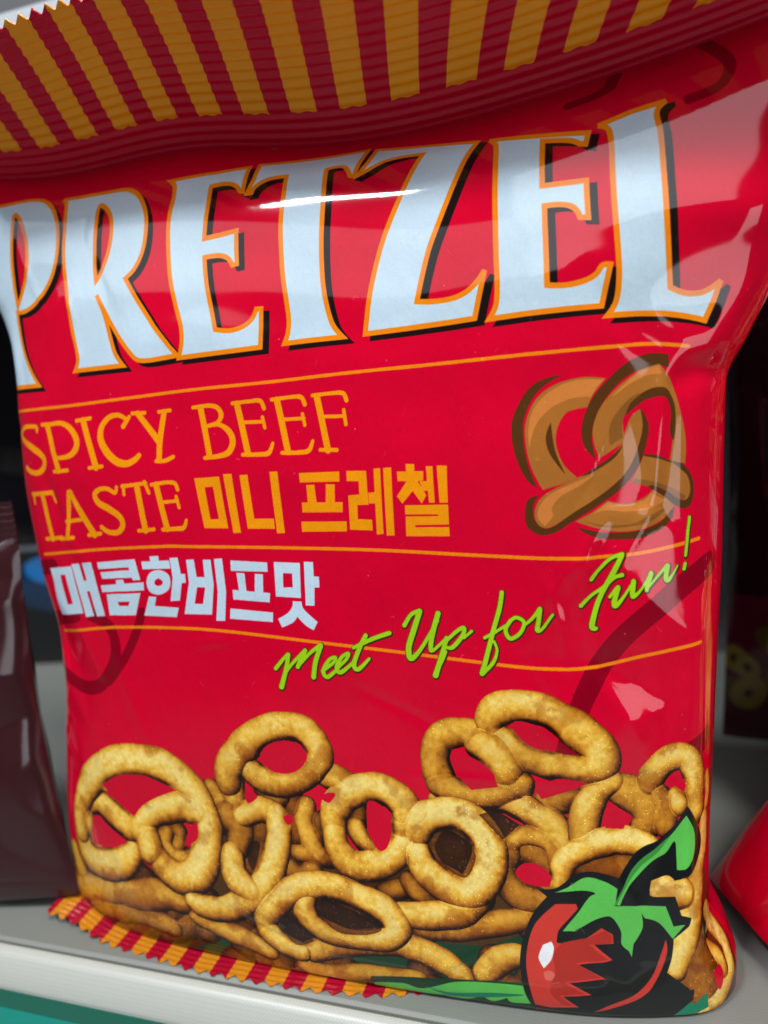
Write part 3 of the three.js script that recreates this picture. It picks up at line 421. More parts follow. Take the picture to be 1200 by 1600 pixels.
const HEAP = [
  'B -16 0.49 1726,1927,121 1706,1676,125 1473,1453,143 1167,1407,163 991,1608,135 1046,1882,127',
  'B -16 0.34 -3452,1955,211 -2787,2248,184 -2397,2160,159 -2348,1841,164 -2698,1446,207 -3466,998,238',
  'B -16 0.36 129,2341,130 351,2456,128 634,2480,127 801,2402,126 759,2270,125 532,2164,128',
  'B -16 0.34 -811,891,34 -1135,945,106 -1383,973,40 -1546,930,94 -1224,1278,193 -816,1455,166',
  'B -16 0.36 1552,2677,118 1626,2583,118 1550,2476,119 1367,2420,118 1191,2447,118 1129,2548,120',
  'B -16 0.44 3704,1738,121 3656,1584,120 3475,1502,123 3257,1557,121 3146,1702,117 3195,1863,118',
  'B -16 0.37 -1191,901,107 -1170,954,97 -1431,925,174 -1801,960,181 -2070,888,66 -2075,903,96',
  'B -16 0.43 23,2290,131 -165,2165,135 -412,2123,135 -578,2198,138 -543,2344,137 -349,2462,134',
  'B -16 0.41 -3996,759,134 -4359,856,217 -4267,1209,216 -3552,1746,217 -3015,1934,194 -2746,1825,181',
  'B -16 0.32 -237,1744,146 -508,1451,164 -864,1351,197 -1073,1569,153 -1033,1878,138 -749,2138,141',
  'B -16 0.42 2174,1895,119 2320,1836,120 2340,1709,119 2221,1593,125 2030,1550,128 1888,1621,126',
  'B -16 0.46 -2653,2133,176 -2743,1949,191 -3094,1740,202 -3634,1551,250 -4009,1513,253 -3775,1791,218',
  'B -16 0.46 2938,1477,127 2833,1634,119 2900,1808,117 3102,1868,117 3312,1807,118 3405,1643,117',
  'B -16 0.49 -1876,2045,152 -1717,1921,151 -1858,1744,155 -2254,1568,173 -2674,1524,189 -2853,1635,191',
  'B -16 0.49 -1912,2189,150 -1889,2003,152 -2147,1801,159 -2565,1675,177 -2889,1722,189 -2882,1942,185',
  'B -16 0.35 1057,2157,124 819,2122,126 644,2186,127 644,2306,125 816,2418,126 1059,2444,119',
  'B -16 0.42 1994,1392,158 1841,1104,153 1606,1018,158 1463,1205,143 1493,1527,134 1656,1713,124',
  'B -16 0.40 225,2509,128 404,2387,127 365,2198,129 122,2036,133 -175,2018,134 -349,2141,136',
  'B -16 0.34 -3335,1328,253 -3057,1682,203 -2698,1886,195 -2420,1875,165 -2342,1698,169 -2527,1429,207',
  'B -16 0.40 2087,1770,119 2296,1707,119 2319,1557,123 2153,1394,152 1878,1298,161 1685,1408,155',
  'B -16 0.47 -2316,1634,172 -2242,1922,160 -1963,2126,151 -1657,2144,148 -1497,1975,149 -1574,1717,152',
  'B -16 0.37 3361,2471,115 3592,2402,114 3718,2229,137 3631,2087,116 3417,2026,118 3185,2101,117',
  'B -16 0.43 372,2452,127 280,2222,129 30,2080,133 -229,2125,135 -328,2321,135 -206,2555,133',
  'B -16 0.48 588,1982,130 403,2044,132 366,2220,129 495,2385,126 708,2447,127 880,2369,126',
  'B -16 0.46 -473,1698,140 -129,1759,140 75,1595,145 -33,1210,172 -340,952,73 -695,935,141',
  'B -16 0.44 -701,1399,189 -570,1671,145 -314,1816,142 -65,1794,139 18,1609,144 -123,1305,161',
  'B -16 0.42 -1385,885,8 -1027,1118,169 -687,1168,183 -523,1028,185 -581,960,104 -830,914,57',
  'B -16 0.46 -956,1723,145 -762,1591,149 -846,1272,171 -1145,1011,197 -1460,951,62 -1644,1118,203',
  'B -16 0.47 -190,1889,144 -1,1760,139 -67,1531,148 -381,1268,178 -740,1213,162 -887,1427,176',
  'B -16 0.42 3161,2054,117 3120,1833,117 2879,1707,119 2587,1728,117 2428,1903,118 2484,2123,115',
  'B -4 0.8 -3772,2194,104 -3647,1978,138 -3581,1757,138',
  'B -3 0.8 -3651,1659,187 -2983,1910,182 -2507,1958,169 -2095,2060,142 -1836,2014,130',
  'B -7 0.62 -3478,1589,163 -2888,1655,155 -2430,1698,124 -2040,1637,101',
  'B -5 0.85 -1723,1864,75 -1430,1799,102 -1185,1727,106 -947,1653,94 -754,1589,83',
  'B -6 0.6 -1902,2940,91 -1828,2798,82 -1906,2652,83',
  'B -3 0.85 -2034,2827,96 -2082,2666,100 -1961,2529,104 -1766,2519,94 -1626,2636,82',
  'B 4 1.0 -3480,2556,138 -3462,2372,152 -3346,2220,170 -3045,2210,173 -2728,2321,147 -2525,2498,117 -2485,2662,105',
  'B 6 1.0 -3414,2846,122 -3081,3015,122 -2829,2932,139 -2580,2821,137 -2392,2774,112',
  'B 8 1.08 -3504,2506,134 -3455,2834,133 -3175,3255,157 -2796,3505,167 -2376,3622,165 -2028,3617,168 -1777,3494,165 -1564,3273,163 -1464,2983,158 -1493,2676,159 -1615,2399,163 -1850,2295,148 -2063,2379,129 -2205,2551,123 -2302,2730,119',
  'B 7 1.08 -2387,2834,120 -2255,3008,136 -1994,3139,158 -1724,3194,156 -1539,3105,134',
  'B -4 0.75 -1370,3404,114 -1264,3289,145 -1261,3077,135',
  'B -7 0.55 -361,3428,117 -352,3267,83',
  'B -5 0.8 -198,3363,95 -253,3156,103 -179,2985,103 -103,2836,94',
  'B -6 0.72 -379,2841,79 -188,2825,86 63,2817,89',
  'B -8 0.5 -40,3218,89 -49,3059,89',
  'B -6 0.7 -500,2642,128 -333,2543,106 -156,2629,104',
  'B -5 0.8 -701,3479,98 -487,3458,97 -649,3318,94',
  'B 0 0.82 -1081,3692,132 -1094,3459,129 -1033,3276,119 -1158,3176,112',
  'B 1 0.88 -3,3760,109 194,3676,116 293,3645,100',
  'B 4 0.95 -1122,3519,120 -1097,3712,137 -920,3937,142 -704,4117,139 -461,4210,128 -210,4224,122 -57,4097,117 -12,3899,117 -171,3717,115 -432,3602,125 -687,3625,124 -863,3734,112',
  'B -1 0.6 -1205,3169,135 -1032,3024,137 -1052,2790,125',
  'B 5 1.0 -561,3041,110 -571,3203,114 -764,3265,116 -998,3154,110',
  'B 6 1.05 -559,3225,106 -542,3003,110 -616,2707,124 -751,2416,136 -989,2183,136 -1292,2015,116 -1580,1994,104 -1743,2051,85',
  'B 4 1.0 -1154,2690,122 -1150,2477,136 -1034,2326,135 -911,2283,112',
  'B 1 0.85 1359,3665,116 1259,3849,125 1242,4054,112 1323,4216,116 1509,4274,110 1686,4228,120 1837,4032,131 1934,3850,125 2068,3726,111',
  'B 5 0.98 1814,4307,115 1801,4398,111 1876,4510,121 2052,4567,113 2257,4540,115 2459,4442,120 2656,4300,132 2818,4140,138 2836,3980,132 2674,3918,116 2472,3944,103 2269,3995,107 2100,4072,118 1966,4168,126 1847,4254,112',
  'B -3 0.62 2288,3603,90 2460,3609,100 2614,3649,89',
  'B 0 0.92 1233,3541,83 1421,3611,90 1584,3618,97 1781,3604,100 1973,3568,102 2179,3475,112 2348,3352,119 2446,3217,111 2458,3052,89',
  'B -3 0.58 1918,3091,110 1883,2882,113 1939,2700,121 2094,2583,120 2287,2580,90',
  'B -1 0.8 1919,3128,84 2064,3223,84 2239,3224,87 2375,3139,82 2385,2938,64',
  'B -4 0.5 1747,3268,111 1775,3080,92',
  'B -3 0.62 2401,3622,87 2568,3663,90 2668,3700,76',
  'B -2 0.72 2934,3767,100 3098,3686,129 3250,3563,134 3278,3404,122 3190,3285,108',
  'B 3 1.0 2642,3126,99 2658,3376,114 2714,3592,113 2809,3744,103 2951,3799,89',
  'B 1 0.95 3262,3723,96 3322,3846,105 3427,3952,107 3552,4002,103 3669,3980,95 3742,3824,100 3767,3631,98 3750,3420,102',
  'B -2 0.68 3351,3648,101 3417,3480,102 3428,3323,88',
  'B -1 0.95 3551,3625,70 3580,3500,80',
  'B 5 1.12 2406,2796,86 2472,3004,96 2650,3126,103 2834,3196,106 3034,3211,103 3235,3145,93 3331,3078,72',
  'B -3 0.8 3961,3699,70 4018,3524,71 3952,3391,65',
  'B 1 1.05 3905,3286,86 3906,3017,88 3795,2828,95 3733,2608,125 3657,2346,125 3588,2089,122 3506,1853,102',
  'B 2 1.1 3357,2709,115 3596,2633,125',
  'B -3 1.1 3978,2323,76 4315,1899,110 4280,1729,90 4174,1581,81 3973,1458,111 3781,1386,84',
  'B -4 0.9 3814,2036,71 4063,1796,70 4094,1672,65',
  'B -4 0.75 3702,1661,87 3807,1762,105 3760,1536,89',
  'B -6 0.55 642,2513,99 897,2614,84',
  'B -4 0.68 899,2672,88 1044,2513,86 1191,2431,74',
  'B -3 0.85 345,3174,91 467,3013,90 621,2924,78',
  'B -7 0.55 406,3375,91 356,3195,79',
  'B 8 1.05 108,3110,117 120,3338,121 275,3529,132 519,3615,130 734,3596,124 899,3450,127 903,3229,119 859,3043,111 717,2885,116 496,2785,122 275,2782,124 140,2938,116 108,3110,113',
  'B 9 1.08 868,3226,115 1026,3346,126 1197,3384,125',
  'B 10 1.15 998,3161,122 1082,3321,126 1235,3400,129 1438,3408,135 1614,3300,134 1732,3117,129 1723,2891,140 1605,2664,145 1447,2585,143 1275,2667,136 1085,2804,122 999,2988,118',
  'B 6 1.0 767,2338,79 958,2306,110 1224,2336,123 1449,2410,123 1620,2580,116',
  'B -4 0.72 948,2130,71 1328,2191,100 1607,2256,105 1845,2317,103 2096,2370,91',
  'B -4 0.9 1617,1722,98 1791,1905,118 1974,1986,101',
  'B -5 0.75 -338,1492,107 -96,1407,120 301,1527,92 606,1538,99 944,1565,87',
  'B 1 0.88 -248,1698,112 132,1860,117 506,1948,116 783,1962,109 1010,1908,112 1232,1814,107 1375,1706,100 1443,1623,82',
  'B 6 1.02 -736,1797,103 -792,1990,120 -620,2224,118 -385,2409,119 -123,2493,120 128,2489,122 368,2418,124 602,2330,126 753,2169,123 660,2007,102 417,1950,87 172,1939,89 -73,1985,106 -247,2084,110 -293,2242,107 -235,2395,101',
  'B 4 0.95 -758,1833,115 -583,1720,106 -369,1661,94',
  'H red -699,3866~ -594,4011~ -401,4074~ -235,4041~ -144,3926~ -229,3778~ -398,3701~ -591,3729~',
  'H red -2970,3249 -2673,3416~ -2275,3474~ -1829,3353 -2119,3231~ -2345,3091~ -2472,2948 -2660,3057~',
  'H red -3201,2766~ -3093,2841~ -2880,2747~ -2638,2638 -2792,2567~ -3222,2445~',
  'H red -1789,2692 -1699,2919~ -1589,2988~ -1607,2795~',
  'H red -930,3426~ -817,3453~ -775,3398~ -893,3319~',
  'H red -476,3211~ -383,3242~ -365,3166~ -428,3123~',
  'H red -27,3468~ 57,3525~ 143,3518~ 64,3420~',
  'H red 494,3460~ 619,3459~ 723,3345~ 741,3170~ 678,2995~ 580,2971~ 477,3158',
  'H red 1414,3964~ 1540,4037~ 1701,3967~ 1809,3868~ 1852,3724 1585,3681 1478,3812',
  'H red 2022,4335 2272,4369~ 2400,4268~ 2431,4147 2262,4130~ 2103,4222~',
  'H red 2210,3729 2432,3835~ 2700,3792 2608,3739 2266,3617',
  'H red 1991,2866~ 2094,2952~ 2241,2924~ 2330,2826~ 2308,2721 2135,2727~ 2025,2777~',
  'H red 2859,3334 2906,3489~ 2973,3506~ 3042,3380~ 3028,3322',
  'H red 3488,3760~ 3567,3813~ 3646,3735~ 3624,3647~ 3551,3707',
  'H dark 1185,3060~ 1298,3237~ 1435,3239~ 1557,3099~ 1596,2955~ 1504,2761~ 1363,2790~ 1250,2903~',
  'H dark 1648,3422 1827,3460~ 2059,3360 1949,3239~ 1871,3174',
  'H dark -108,2327 193,2330~ 499,2196~ 576,2098~ 386,2011~ 97,1996~ -71,2122~',
  'H dark -882,2872~ -786,2871~ -834,2666~ -901,2544~ -953,2685~',
  'H dark -563,1956~ -439,2061~ -370,1982~ -204,1838 -402,1739~ -534,1816~',
  'B -11 0.5 1263,3180,160 1368,2918,185 1563,2631,184',
  'B -12 0.55 1718,3278,170 1963,3127,167 2269,3017,177 2378,2635,190 2184,2356,192',
  'B -12 0.5 2573,3034,174 2932,2978,184 3296,2964,177 3672,2865,177',
  'B -12 0.5 -911,2912,185 -894,2620,187 -661,3090,181 -282,3062,175',
  'B -13 0.45 3657,2356,201 3726,1930,219 3846,1490,209',
  'B 3 0.92 1686,4177,122 1831,4066,147 1935,3894,147',
  'B 0 0.72 1266,3722,114 1543,3611,118 1830,3655,117 2084,3772,103',
  'B 4 0.95 -3165,2610,144 -3390,2792,149 -3324,3055,146',
  'B 5 0.98 -2444,2828,147 -2320,2739,154 -2262,2562,143',
];
const PW = 2048, PH = 2048, UX = PW / 20.8 / 500, UY = PH / 21.4 / 500;
const px = (t) => { const n = t.replace('~', '').split(',').map(Number); return { x: PW / 2 + n[0] * UX, y: PH - n[1] * UY, w: (n[2] ?? 0) * UX, soft: t.endsWith('~') }; };
const INK = { wm: '#8c001c', dot: '#b35a14', or: '#f2960c', wh: '#c2d9e8', gr: '#9fd11c', dk: '#553213', tn: '#a8692a', lt: '#cd7c3a', md: '#8a5524', bk: '#15181a', rd: '#d23a30', ds: '#b52c22', sp: '#f3f6fa', pk: '#dd6a5c', rs: '#cc3a30',
  gn: '#5cc152', gd: '#3c8f3c', br: '#4a2f10', dg: '#123c24', tl: '#0d7d5c', rb: '#c8092e', rule: '#f08412' };
function canvas(w, h) { const c = document.createElement('canvas'); c.width = w; c.height = h; return [c, c.getContext('2d')]; }
// closed outline: straight between plain points, rounded through soft ones
function outline(ctx, pts, dx = 0, dy = 0) {
  const n = pts.length, at = (i) => pts[(i + n) % n], tan = (i) => (at(i).soft ? [(at(i + 1).x - at(i - 1).x) / 6, (at(i + 1).y - at(i - 1).y) / 6] : [0, 0]);
  ctx.moveTo(pts[0].x + dx, pts[0].y + dy);
  for (let i = 0; i < n; i++) {
    const a = at(i), b = at(i + 1), s = tan(i), e = tan(i + 1);
    ctx.bezierCurveTo(a.x + dx + s[0], a.y + dy + s[1], b.x + dx - e[0], b.y + dy - e[1], b.x + dx, b.y + dy);
  }
  ctx.closePath();
}
function spline(pts, step = 1) {      // evenly sampled Catmull-Rom through the points
  const out = [], at = (i) => pts[Math.min(pts.length - 1, Math.max(0, i))];
  for (let i = 0; i + 1 < pts.length; i++) {
    const [a, b, c, d] = [at(i - 1), at(i), at(i + 1), at(i + 2)], n = Math.max(2, Math.ceil(Math.hypot(c.x - b.x, c.y - b.y) / step));
    for (let k = 0; k < n; k++) {
      const t = k / n, f = (p) => 0.5 * (2 * b[p] + (c[p] - a[p]) * t + (2 * a[p] - 5 * b[p] + 4 * c[p] - d[p]) * t * t + (3 * b[p] - a[p] - 3 * c[p] + d[p]) * t * t * t);
      out.push({ x: f('x'), y: f('y'), w: b.w + (c.w - b.w) * t, t: (i + t) / (pts.length - 1) });
    }
  }
  out.push({ ...pts[pts.length - 1], t: 1 });
  return out;
}
function brush(ctx, pts, color, grow = 0, dx = 0, dy = 0) {
  ctx.fillStyle = color;
  for (const p of spline(pts, 1)) { ctx.beginPath(); ctx.arc(p.x + dx, p.y + dy, Math.max(0.6, p.w / 2 + grow), 0, 7); ctx.fill(); }
}
const split = (s) => s.split(' ; ').map((r) => r.trim().split(' ').map(px));
const [pc, pctx] = canvas(PW, PH);
function draw(list, kinds, filter) {
  for (const line of list) {
    const kind = line[0];
    if (!kinds.includes(kind)) continue;
    if (kind === 'F' || kind === 'S') {
      const sp = line.indexOf(' ', 2), color = line.slice(2, sp), rings = split(line.slice(sp + 1));
      if (filter && !filter.includes(color)) continue;
      if (kind === 'F') { pctx.fillStyle = INK[color]; pctx.beginPath(); rings.forEach((r) => outline(pctx, r)); pctx.fill('evenodd'); if (color === 'or' || color === 'wh') { pctx.strokeStyle = INK[color]; pctx.lineWidth = 1.2; pctx.stroke(); } }
      else if (color === 'gr') brush(pctx, rings[0], '#3a2a08', 2.2, 1, 1.2);
      else brush(pctx, rings[0], INK[color], color === 'or' ? 0.7 : 0);
    } else if (kind === 'R') { const p = split(line.slice(2))[0].map((q) => ({ ...q, w: 6.4 })); brush(pctx, p, INK.rule); }
  }
}
pctx.fillStyle = '#d3022c'; pctx.fillRect(0, 0, PW, PH);
draw(PRINT, 'S', ['wm', 'dot']);
// the printed photograph of the pretzel heap: each strand a rounded rope, toned as the print shows it
{
  draw(GROUND, 'F');
  const y0 = Math.floor(PH * 0.52), H = PH - y0, Z = new Float32Array(PW * H).fill(-1e9), NX = new Float32Array(PW * H), NY = new Float32Array(PW * H), T = new Float32Array(PW * H), S = new Float32Array(PW * H), Z0 = new Float32Array(PW * H);
  let strand = 0;
  for (const line of HEAP) {
    const f = line.split(' ');
    if (f[0] !== 'B') continue;
    strand++;
    const z0 = +f[1] * 3.2, tone = +f[2], pts = f.slice(3).map(px);
    for (const p of spline(pts, 1.2)) {
      const wob = 1 + 0.20 * (fbm(p.x * 0.03 + strand * 7, p.y * 0.03, 2) - 0.4), r = p.w * 1.36 * wob * (0.9 + 0.1 * Math.min(1, Math.min(p.t, 1 - p.t) * 9)), zc = z0 + 4 * Math.sin(p.t * 5 + strand);
      for (let y = Math.max(y0, Math.floor(p.y - r)); y <= Math.min(PH - 1, p.y + r); y++) for (let x = Math.max(0, Math.floor(p.x - r)); x <= Math.min(PW - 1, p.x + r); x++) {
        const dx = x - p.x, dy = y - p.y, d2 = dx * dx + dy * dy; if (d2 > r * r) continue;
        const h = zc + Math.sqrt(r * r - d2), k = (y - y0) * PW + x, near = S[k] === strand ? 3 : Math.abs(z0 - Z0[k]) < 17 ? 11 : 1.5, m = Math.min(1, Math.max(0, 0.5 + (h - Z[k]) / (2 * near)));
        if (m <= 0) continue;
        if (Z[k] < -1e8 || m >= 1) { NX[k] = dx / r; NY[k] = dy / r; T[k] = tone; } else { NX[k] += (dx / r - NX[k]) * m; NY[k] += (dy / r - NY[k]) * m; T[k] += (tone - T[k]) * m; }
        if (h > Z[k]) { Z[k] = h; S[k] = strand; Z0[k] = z0; }
      }
    }
  }
  const blur = (src, R) => {
    const a = new Float32Array(src.length), b = new Float32Array(src.length);
    for (let y = 0; y < H; y++) { let s = 0; for (let x = -R; x < PW + R; x++) { s += x + R < PW ? src[y * PW + Math.min(PW - 1, x + R)] : 0; if (x - R - 1 >= 0) s -= src[y * PW + x - R - 1]; if (x >= 0 && x < PW) a[y * PW + x] = s / (2 * R + 1); } }
    for (let x = 0; x < PW; x++) { let s = 0; for (let y = -R; y < H + R; y++) { s += y + R < H ? a[(y + R) * PW + x] : 0; if (y - R - 1 >= 0) s -= a[(y - R - 1) * PW + x]; if (y >= 0 && y < H) b[y * PW + x] = s / (2 * R + 1); } }
    return b;
  };
  // the loops' openings: the dough rounds over into each one
  const hole = new Uint8Array(PW * H);
  for (const kind of ['red', 'dark']) {
    const [hc, hx] = canvas(PW, H); hx.fillStyle = '#fff'; hx.translate(0, -y0);
    for (const line of HEAP) if (line.startsWith('H ' + kind)) { hx.beginPath(); outline(hx, line.split(' ').slice(2).map(px)); hx.fill(); }
    const D = hx.getImageData(0, 0, PW, H).data, M = new Float32Array(PW * H); for (let q = 0; q < PW * H; q++) M[q] = D[4 * q + 3] / 255;
    const G = blur(blur(M, 8), 7);
    for (let y = 1; y < H - 1; y++) for (let x = 1; x < PW - 1; x++) {
      const q = y * PW + x; if (M[q] > 0.5) hole[q] = kind === 'red' ? 1 : 2;
      if (G[q] > 0.004 && Z[q] > -1e8) { NX[q] = Math.max(-1, Math.min(1, NX[q] * (1 - G[q]) + 9 * (G[q + 1] - G[q - 1]) / 2)); NY[q] = Math.max(-1, Math.min(1, NY[q] * (1 - G[q]) + 9 * (G[q + PW] - G[q - PW]) / 2)); Z[q] -= 20 * G[q] * G[q]; }
    }
  }
  // blurred height, for the dark of the hollows in the picture
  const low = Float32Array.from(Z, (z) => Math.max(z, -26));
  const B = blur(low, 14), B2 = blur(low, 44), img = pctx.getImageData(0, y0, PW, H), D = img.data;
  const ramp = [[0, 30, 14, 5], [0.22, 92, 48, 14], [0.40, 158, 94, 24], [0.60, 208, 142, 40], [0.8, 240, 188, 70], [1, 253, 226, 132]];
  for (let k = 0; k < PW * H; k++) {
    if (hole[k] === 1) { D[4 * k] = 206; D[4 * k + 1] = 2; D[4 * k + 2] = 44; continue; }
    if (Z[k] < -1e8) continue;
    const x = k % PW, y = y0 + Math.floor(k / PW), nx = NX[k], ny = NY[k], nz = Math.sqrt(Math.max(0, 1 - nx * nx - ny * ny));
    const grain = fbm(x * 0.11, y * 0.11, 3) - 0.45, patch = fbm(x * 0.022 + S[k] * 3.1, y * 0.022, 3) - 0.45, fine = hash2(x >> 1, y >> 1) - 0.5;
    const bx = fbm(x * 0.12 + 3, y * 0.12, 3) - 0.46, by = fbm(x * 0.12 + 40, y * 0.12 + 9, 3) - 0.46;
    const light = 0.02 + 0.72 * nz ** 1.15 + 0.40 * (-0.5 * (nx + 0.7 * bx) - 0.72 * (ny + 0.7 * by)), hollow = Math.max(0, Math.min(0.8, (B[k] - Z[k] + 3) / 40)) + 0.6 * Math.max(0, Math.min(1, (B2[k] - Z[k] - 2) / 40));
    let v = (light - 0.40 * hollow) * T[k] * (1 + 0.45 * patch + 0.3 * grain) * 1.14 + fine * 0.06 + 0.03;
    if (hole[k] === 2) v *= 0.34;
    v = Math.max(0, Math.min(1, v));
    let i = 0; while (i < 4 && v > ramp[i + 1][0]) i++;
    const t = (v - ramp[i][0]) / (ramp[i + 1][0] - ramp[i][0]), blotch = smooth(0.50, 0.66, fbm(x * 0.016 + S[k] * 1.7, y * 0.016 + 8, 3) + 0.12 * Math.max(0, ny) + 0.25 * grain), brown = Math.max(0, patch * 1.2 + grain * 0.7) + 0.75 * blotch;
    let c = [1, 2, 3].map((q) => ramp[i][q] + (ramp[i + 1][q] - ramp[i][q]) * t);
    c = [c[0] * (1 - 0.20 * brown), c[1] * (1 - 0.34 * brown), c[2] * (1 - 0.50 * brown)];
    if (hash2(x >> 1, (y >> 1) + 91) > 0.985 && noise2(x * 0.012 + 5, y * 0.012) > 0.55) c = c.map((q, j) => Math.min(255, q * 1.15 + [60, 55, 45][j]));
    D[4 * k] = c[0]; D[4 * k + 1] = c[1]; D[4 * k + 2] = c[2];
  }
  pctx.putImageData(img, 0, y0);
}
draw(LEAVES, 'F');
draw(TOMATO, 'F');
draw(PRINT, 'R');
for (const line of PRINT) if (line[0] === 'L') {                 // the big letters: dark drop, orange edge, white face
  const rings = split(line.slice(2));
  pctx.lineJoin = 'miter'; pctx.miterLimit = 3;
  pctx.fillStyle = pctx.strokeStyle = '#1c1210'; pctx.lineWidth = 9; pctx.beginPath(); rings.forEach((r) => outline(pctx, r, 14, 10)); pctx.fill('evenodd'); pctx.stroke();
}
for (const line of PRINT) if (line[0] === 'L') {
  const rings = split(line.slice(2));
  pctx.fillStyle = INK.wh; pctx.strokeStyle = INK.rule; pctx.lineWidth = 10; pctx.beginPath(); rings.forEach((r) => outline(pctx, r)); pctx.fill('evenodd'); pctx.stroke();
}
draw(PRINT, 'FS', ['or', 'wh', 'dk', 'tn', 'lt', 'md']);
draw(PRINT, 'S', ['gr']);
for (const line of PRINT) if (line.startsWith('S gr')) brush(pctx, split(line.slice(5))[0], INK.gr);
// dust and tiny fibres lying on the film
{
  const r = rng(77);
  for (let i = 0; i < 420; i++) {
    const x = r() * PW, y = PH * (0.1 + 0.75 * r()), a = 0.12 + 0.4 * r() ** 3; pctx.strokeStyle = pctx.fillStyle = `rgba(255,225,225,${a.toFixed(2)})`;
    if (r() < 0.25) { pctx.lineWidth = 1; pctx.beginPath(); pctx.moveTo(x, y); pctx.quadraticCurveTo(x + (r() - 0.5) * 16, y + (r() - 0.5) * 16, x + (r() - 0.5) * 26, y + (r() - 0.5) * 26); pctx.stroke(); }
    else { pctx.beginPath(); pctx.arc(x, y, 0.5 + 1.3 * r(), 0, 7); pctx.fill(); }
  }
}
pctx.fillStyle = '#d3022c'; pctx.fillRect(0, PH - 2.55 / 21.4 * PH, PW, PH);      // the film under the bag is plain
{ // ink grain of the print
  const im = pctx.getImageData(0, 0, PW, PH), D = im.data;
  for (let k = 0; k < PW * PH; k++) { const x = k % PW, y = (k / PW) | 0, n = 1 + 0.03 * (hash2(x, y) - 0.5) + 0.025 * (noise2(x * 0.3, y * 0.3) - 0.5) + 0.04 * (noise2(x * 0.012, y * 0.012) - 0.5); D[4 * k] *= n; D[4 * k + 1] *= n; D[4 * k + 2] *= n; }
  pctx.putImageData(im, 0, 0);
}
const tex = (c, color = true) => { const t = new THREE.CanvasTexture(c); if (color) t.colorSpace = THREE.SRGBColorSpace; t.anisotropy = 8; return t; };
function stripes(left, width, pitch, phase, fill, foot, top = 1, hi = '#ffaa1e', lo = '#cc0c34') {
  const [c, x] = canvas(2048, 256); x.fillStyle = lo; x.fillRect(0, 0, 2048, 256); x.fillStyle = hi;
  for (let k = -20; k < 20; k++) { const a = (phase + k * pitch - fill / 2 - left) / width * 2048; x.fillRect(a, 256 * (1 - top), fill / width * 2048, 256 * (top - foot)); }
  return tex(c);
}
const film = { clearcoat: 1, clearcoatRoughness: 0.055, roughness: 0.6, ior: 1.5, specularIntensity: 0 };
const wrinkles = (() => {
  const n = 512, d = new Uint8Array(n * n * 4);
  for (let y = 0; y < n; y++) for (let x = 0; x < n; x++) { const v = 128 + 90 * (fbm(x * 0.035, y * 0.02, 4) - 0.47) + 6 * (hash2(x, y) - 0.5); d.set([v, v, v, 255], (y * n + x) * 4); }
  const t = new THREE.DataTexture(d, n, n); t.wrapS = t.wrapT = THREE.MirroredRepeatWrapping; t.magFilter = THREE.LinearFilter; t.needsUpdate = true; t.repeat.set(3, 3); return t;
})();
const filmPrint = new THREE.MeshPhysicalMaterial({ ...film, map: tex(pc), bumpMap: wrinkles, bumpScale: 0.0008 });
const filmRed = new THREE.MeshPhysicalMaterial({ ...film, color: new THREE.Color('#c4042e') });
const filmSeal = new THREE.MeshPhysicalMaterial({ ...film, clearcoatRoughness: 0.25, clearcoat: 0.6, map: stripes(TOP_L, TOP_R - TOP_L, 1.07, -0.05, 0.57, 0.23) });
const filmFoot = new THREE.MeshPhysicalMaterial({ ...film, clearcoatRoughness: 0.2, clearcoat: 0.7, map: stripes(FOOT_L, FOOT_R - FOOT_L, 0.9, -0.5, 0.46, 0, 1, '#c47c1c', '#a00a28') });


// ---------- the bag ----------
const FS = 300, FT = 400;
const frontP = grid(FS, FT, (i, j) => bodyPoint(i * 2 - 1, j * T_END)), [fu, fv] = filmUV(frontP, FS, FT);
const frontG = toGeometry(frontP, FS, FT, fu.map((u) => (u + 10.4) / 20.8), fv.map((v) => v / 21.4));
const BS = 80, BT = 120, backP = grid(BS, BT, (i, j) => backPoint(i * 2 - 1, j * T_END));
const backG = toGeometry(backP, BS, BT, backP.map((p) => p[0] / 20.8 + 0.5), backP.map((p) => p[1] / 21.4), true);
const crimpWidth = TOP_R - TOP_L;
function doubleSheet(fn, nS, nT, zig) {
  const A = grid(nS, nT, (i, j) => fn(i, j, false)), B = grid(nS, nT, (i, j) => fn(i, j, true));
  const U = A.map((_, k) => (k % (nS + 1)) / nS), V = A.map((_, k) => Math.floor(k / (nS + 1)) / nT);
  const g1 = toGeometry(A, nS, nT, U, V), g2 = toGeometry(B, nS, nT, U, V, true);
  // the cut edge between the two films
  const C = []; for (let k = 0; k < 2; k++) for (let i = 0; i <= nS; i++) C.push((k ? B : A)[nT * (nS + 1) + i]);
  const g3 = toGeometry(C, nS, 1, C.map((_, k) => (k % (nS + 1)) / nS), C.map(() => 0.999));
  return mergeGeometries([g1, g2, g3]);
}
const tooth = (x, p) => Math.abs(((x / p) % 1 + 1) % 1 - 0.5) * 2;
const sealG = doubleSheet((i, j, back) => sealPoint(TOP_L + crimpWidth * i, j * (1 - 0.045 * tooth(crimpWidth * i, 0.33)), back), 460, 110);
const footG = doubleSheet((i, j, back) => footPoint(FOOT_L + (FOOT_R - FOOT_L) * i, j * (1 - 0.10 * tooth((FOOT_R - FOOT_L) * i, 0.36)), back), 400, 40);
function makeBag(label) {
  const t = thing('pretzel_bag', label, 'snack bag');
  part('front_panel', frontG, filmPrint, t);
  part('back_panel', backG, filmRed, t);
  part('top_seal', sealG, filmSeal, t);
  part('bottom_seal', footG, filmFoot, t);
  return t;
}
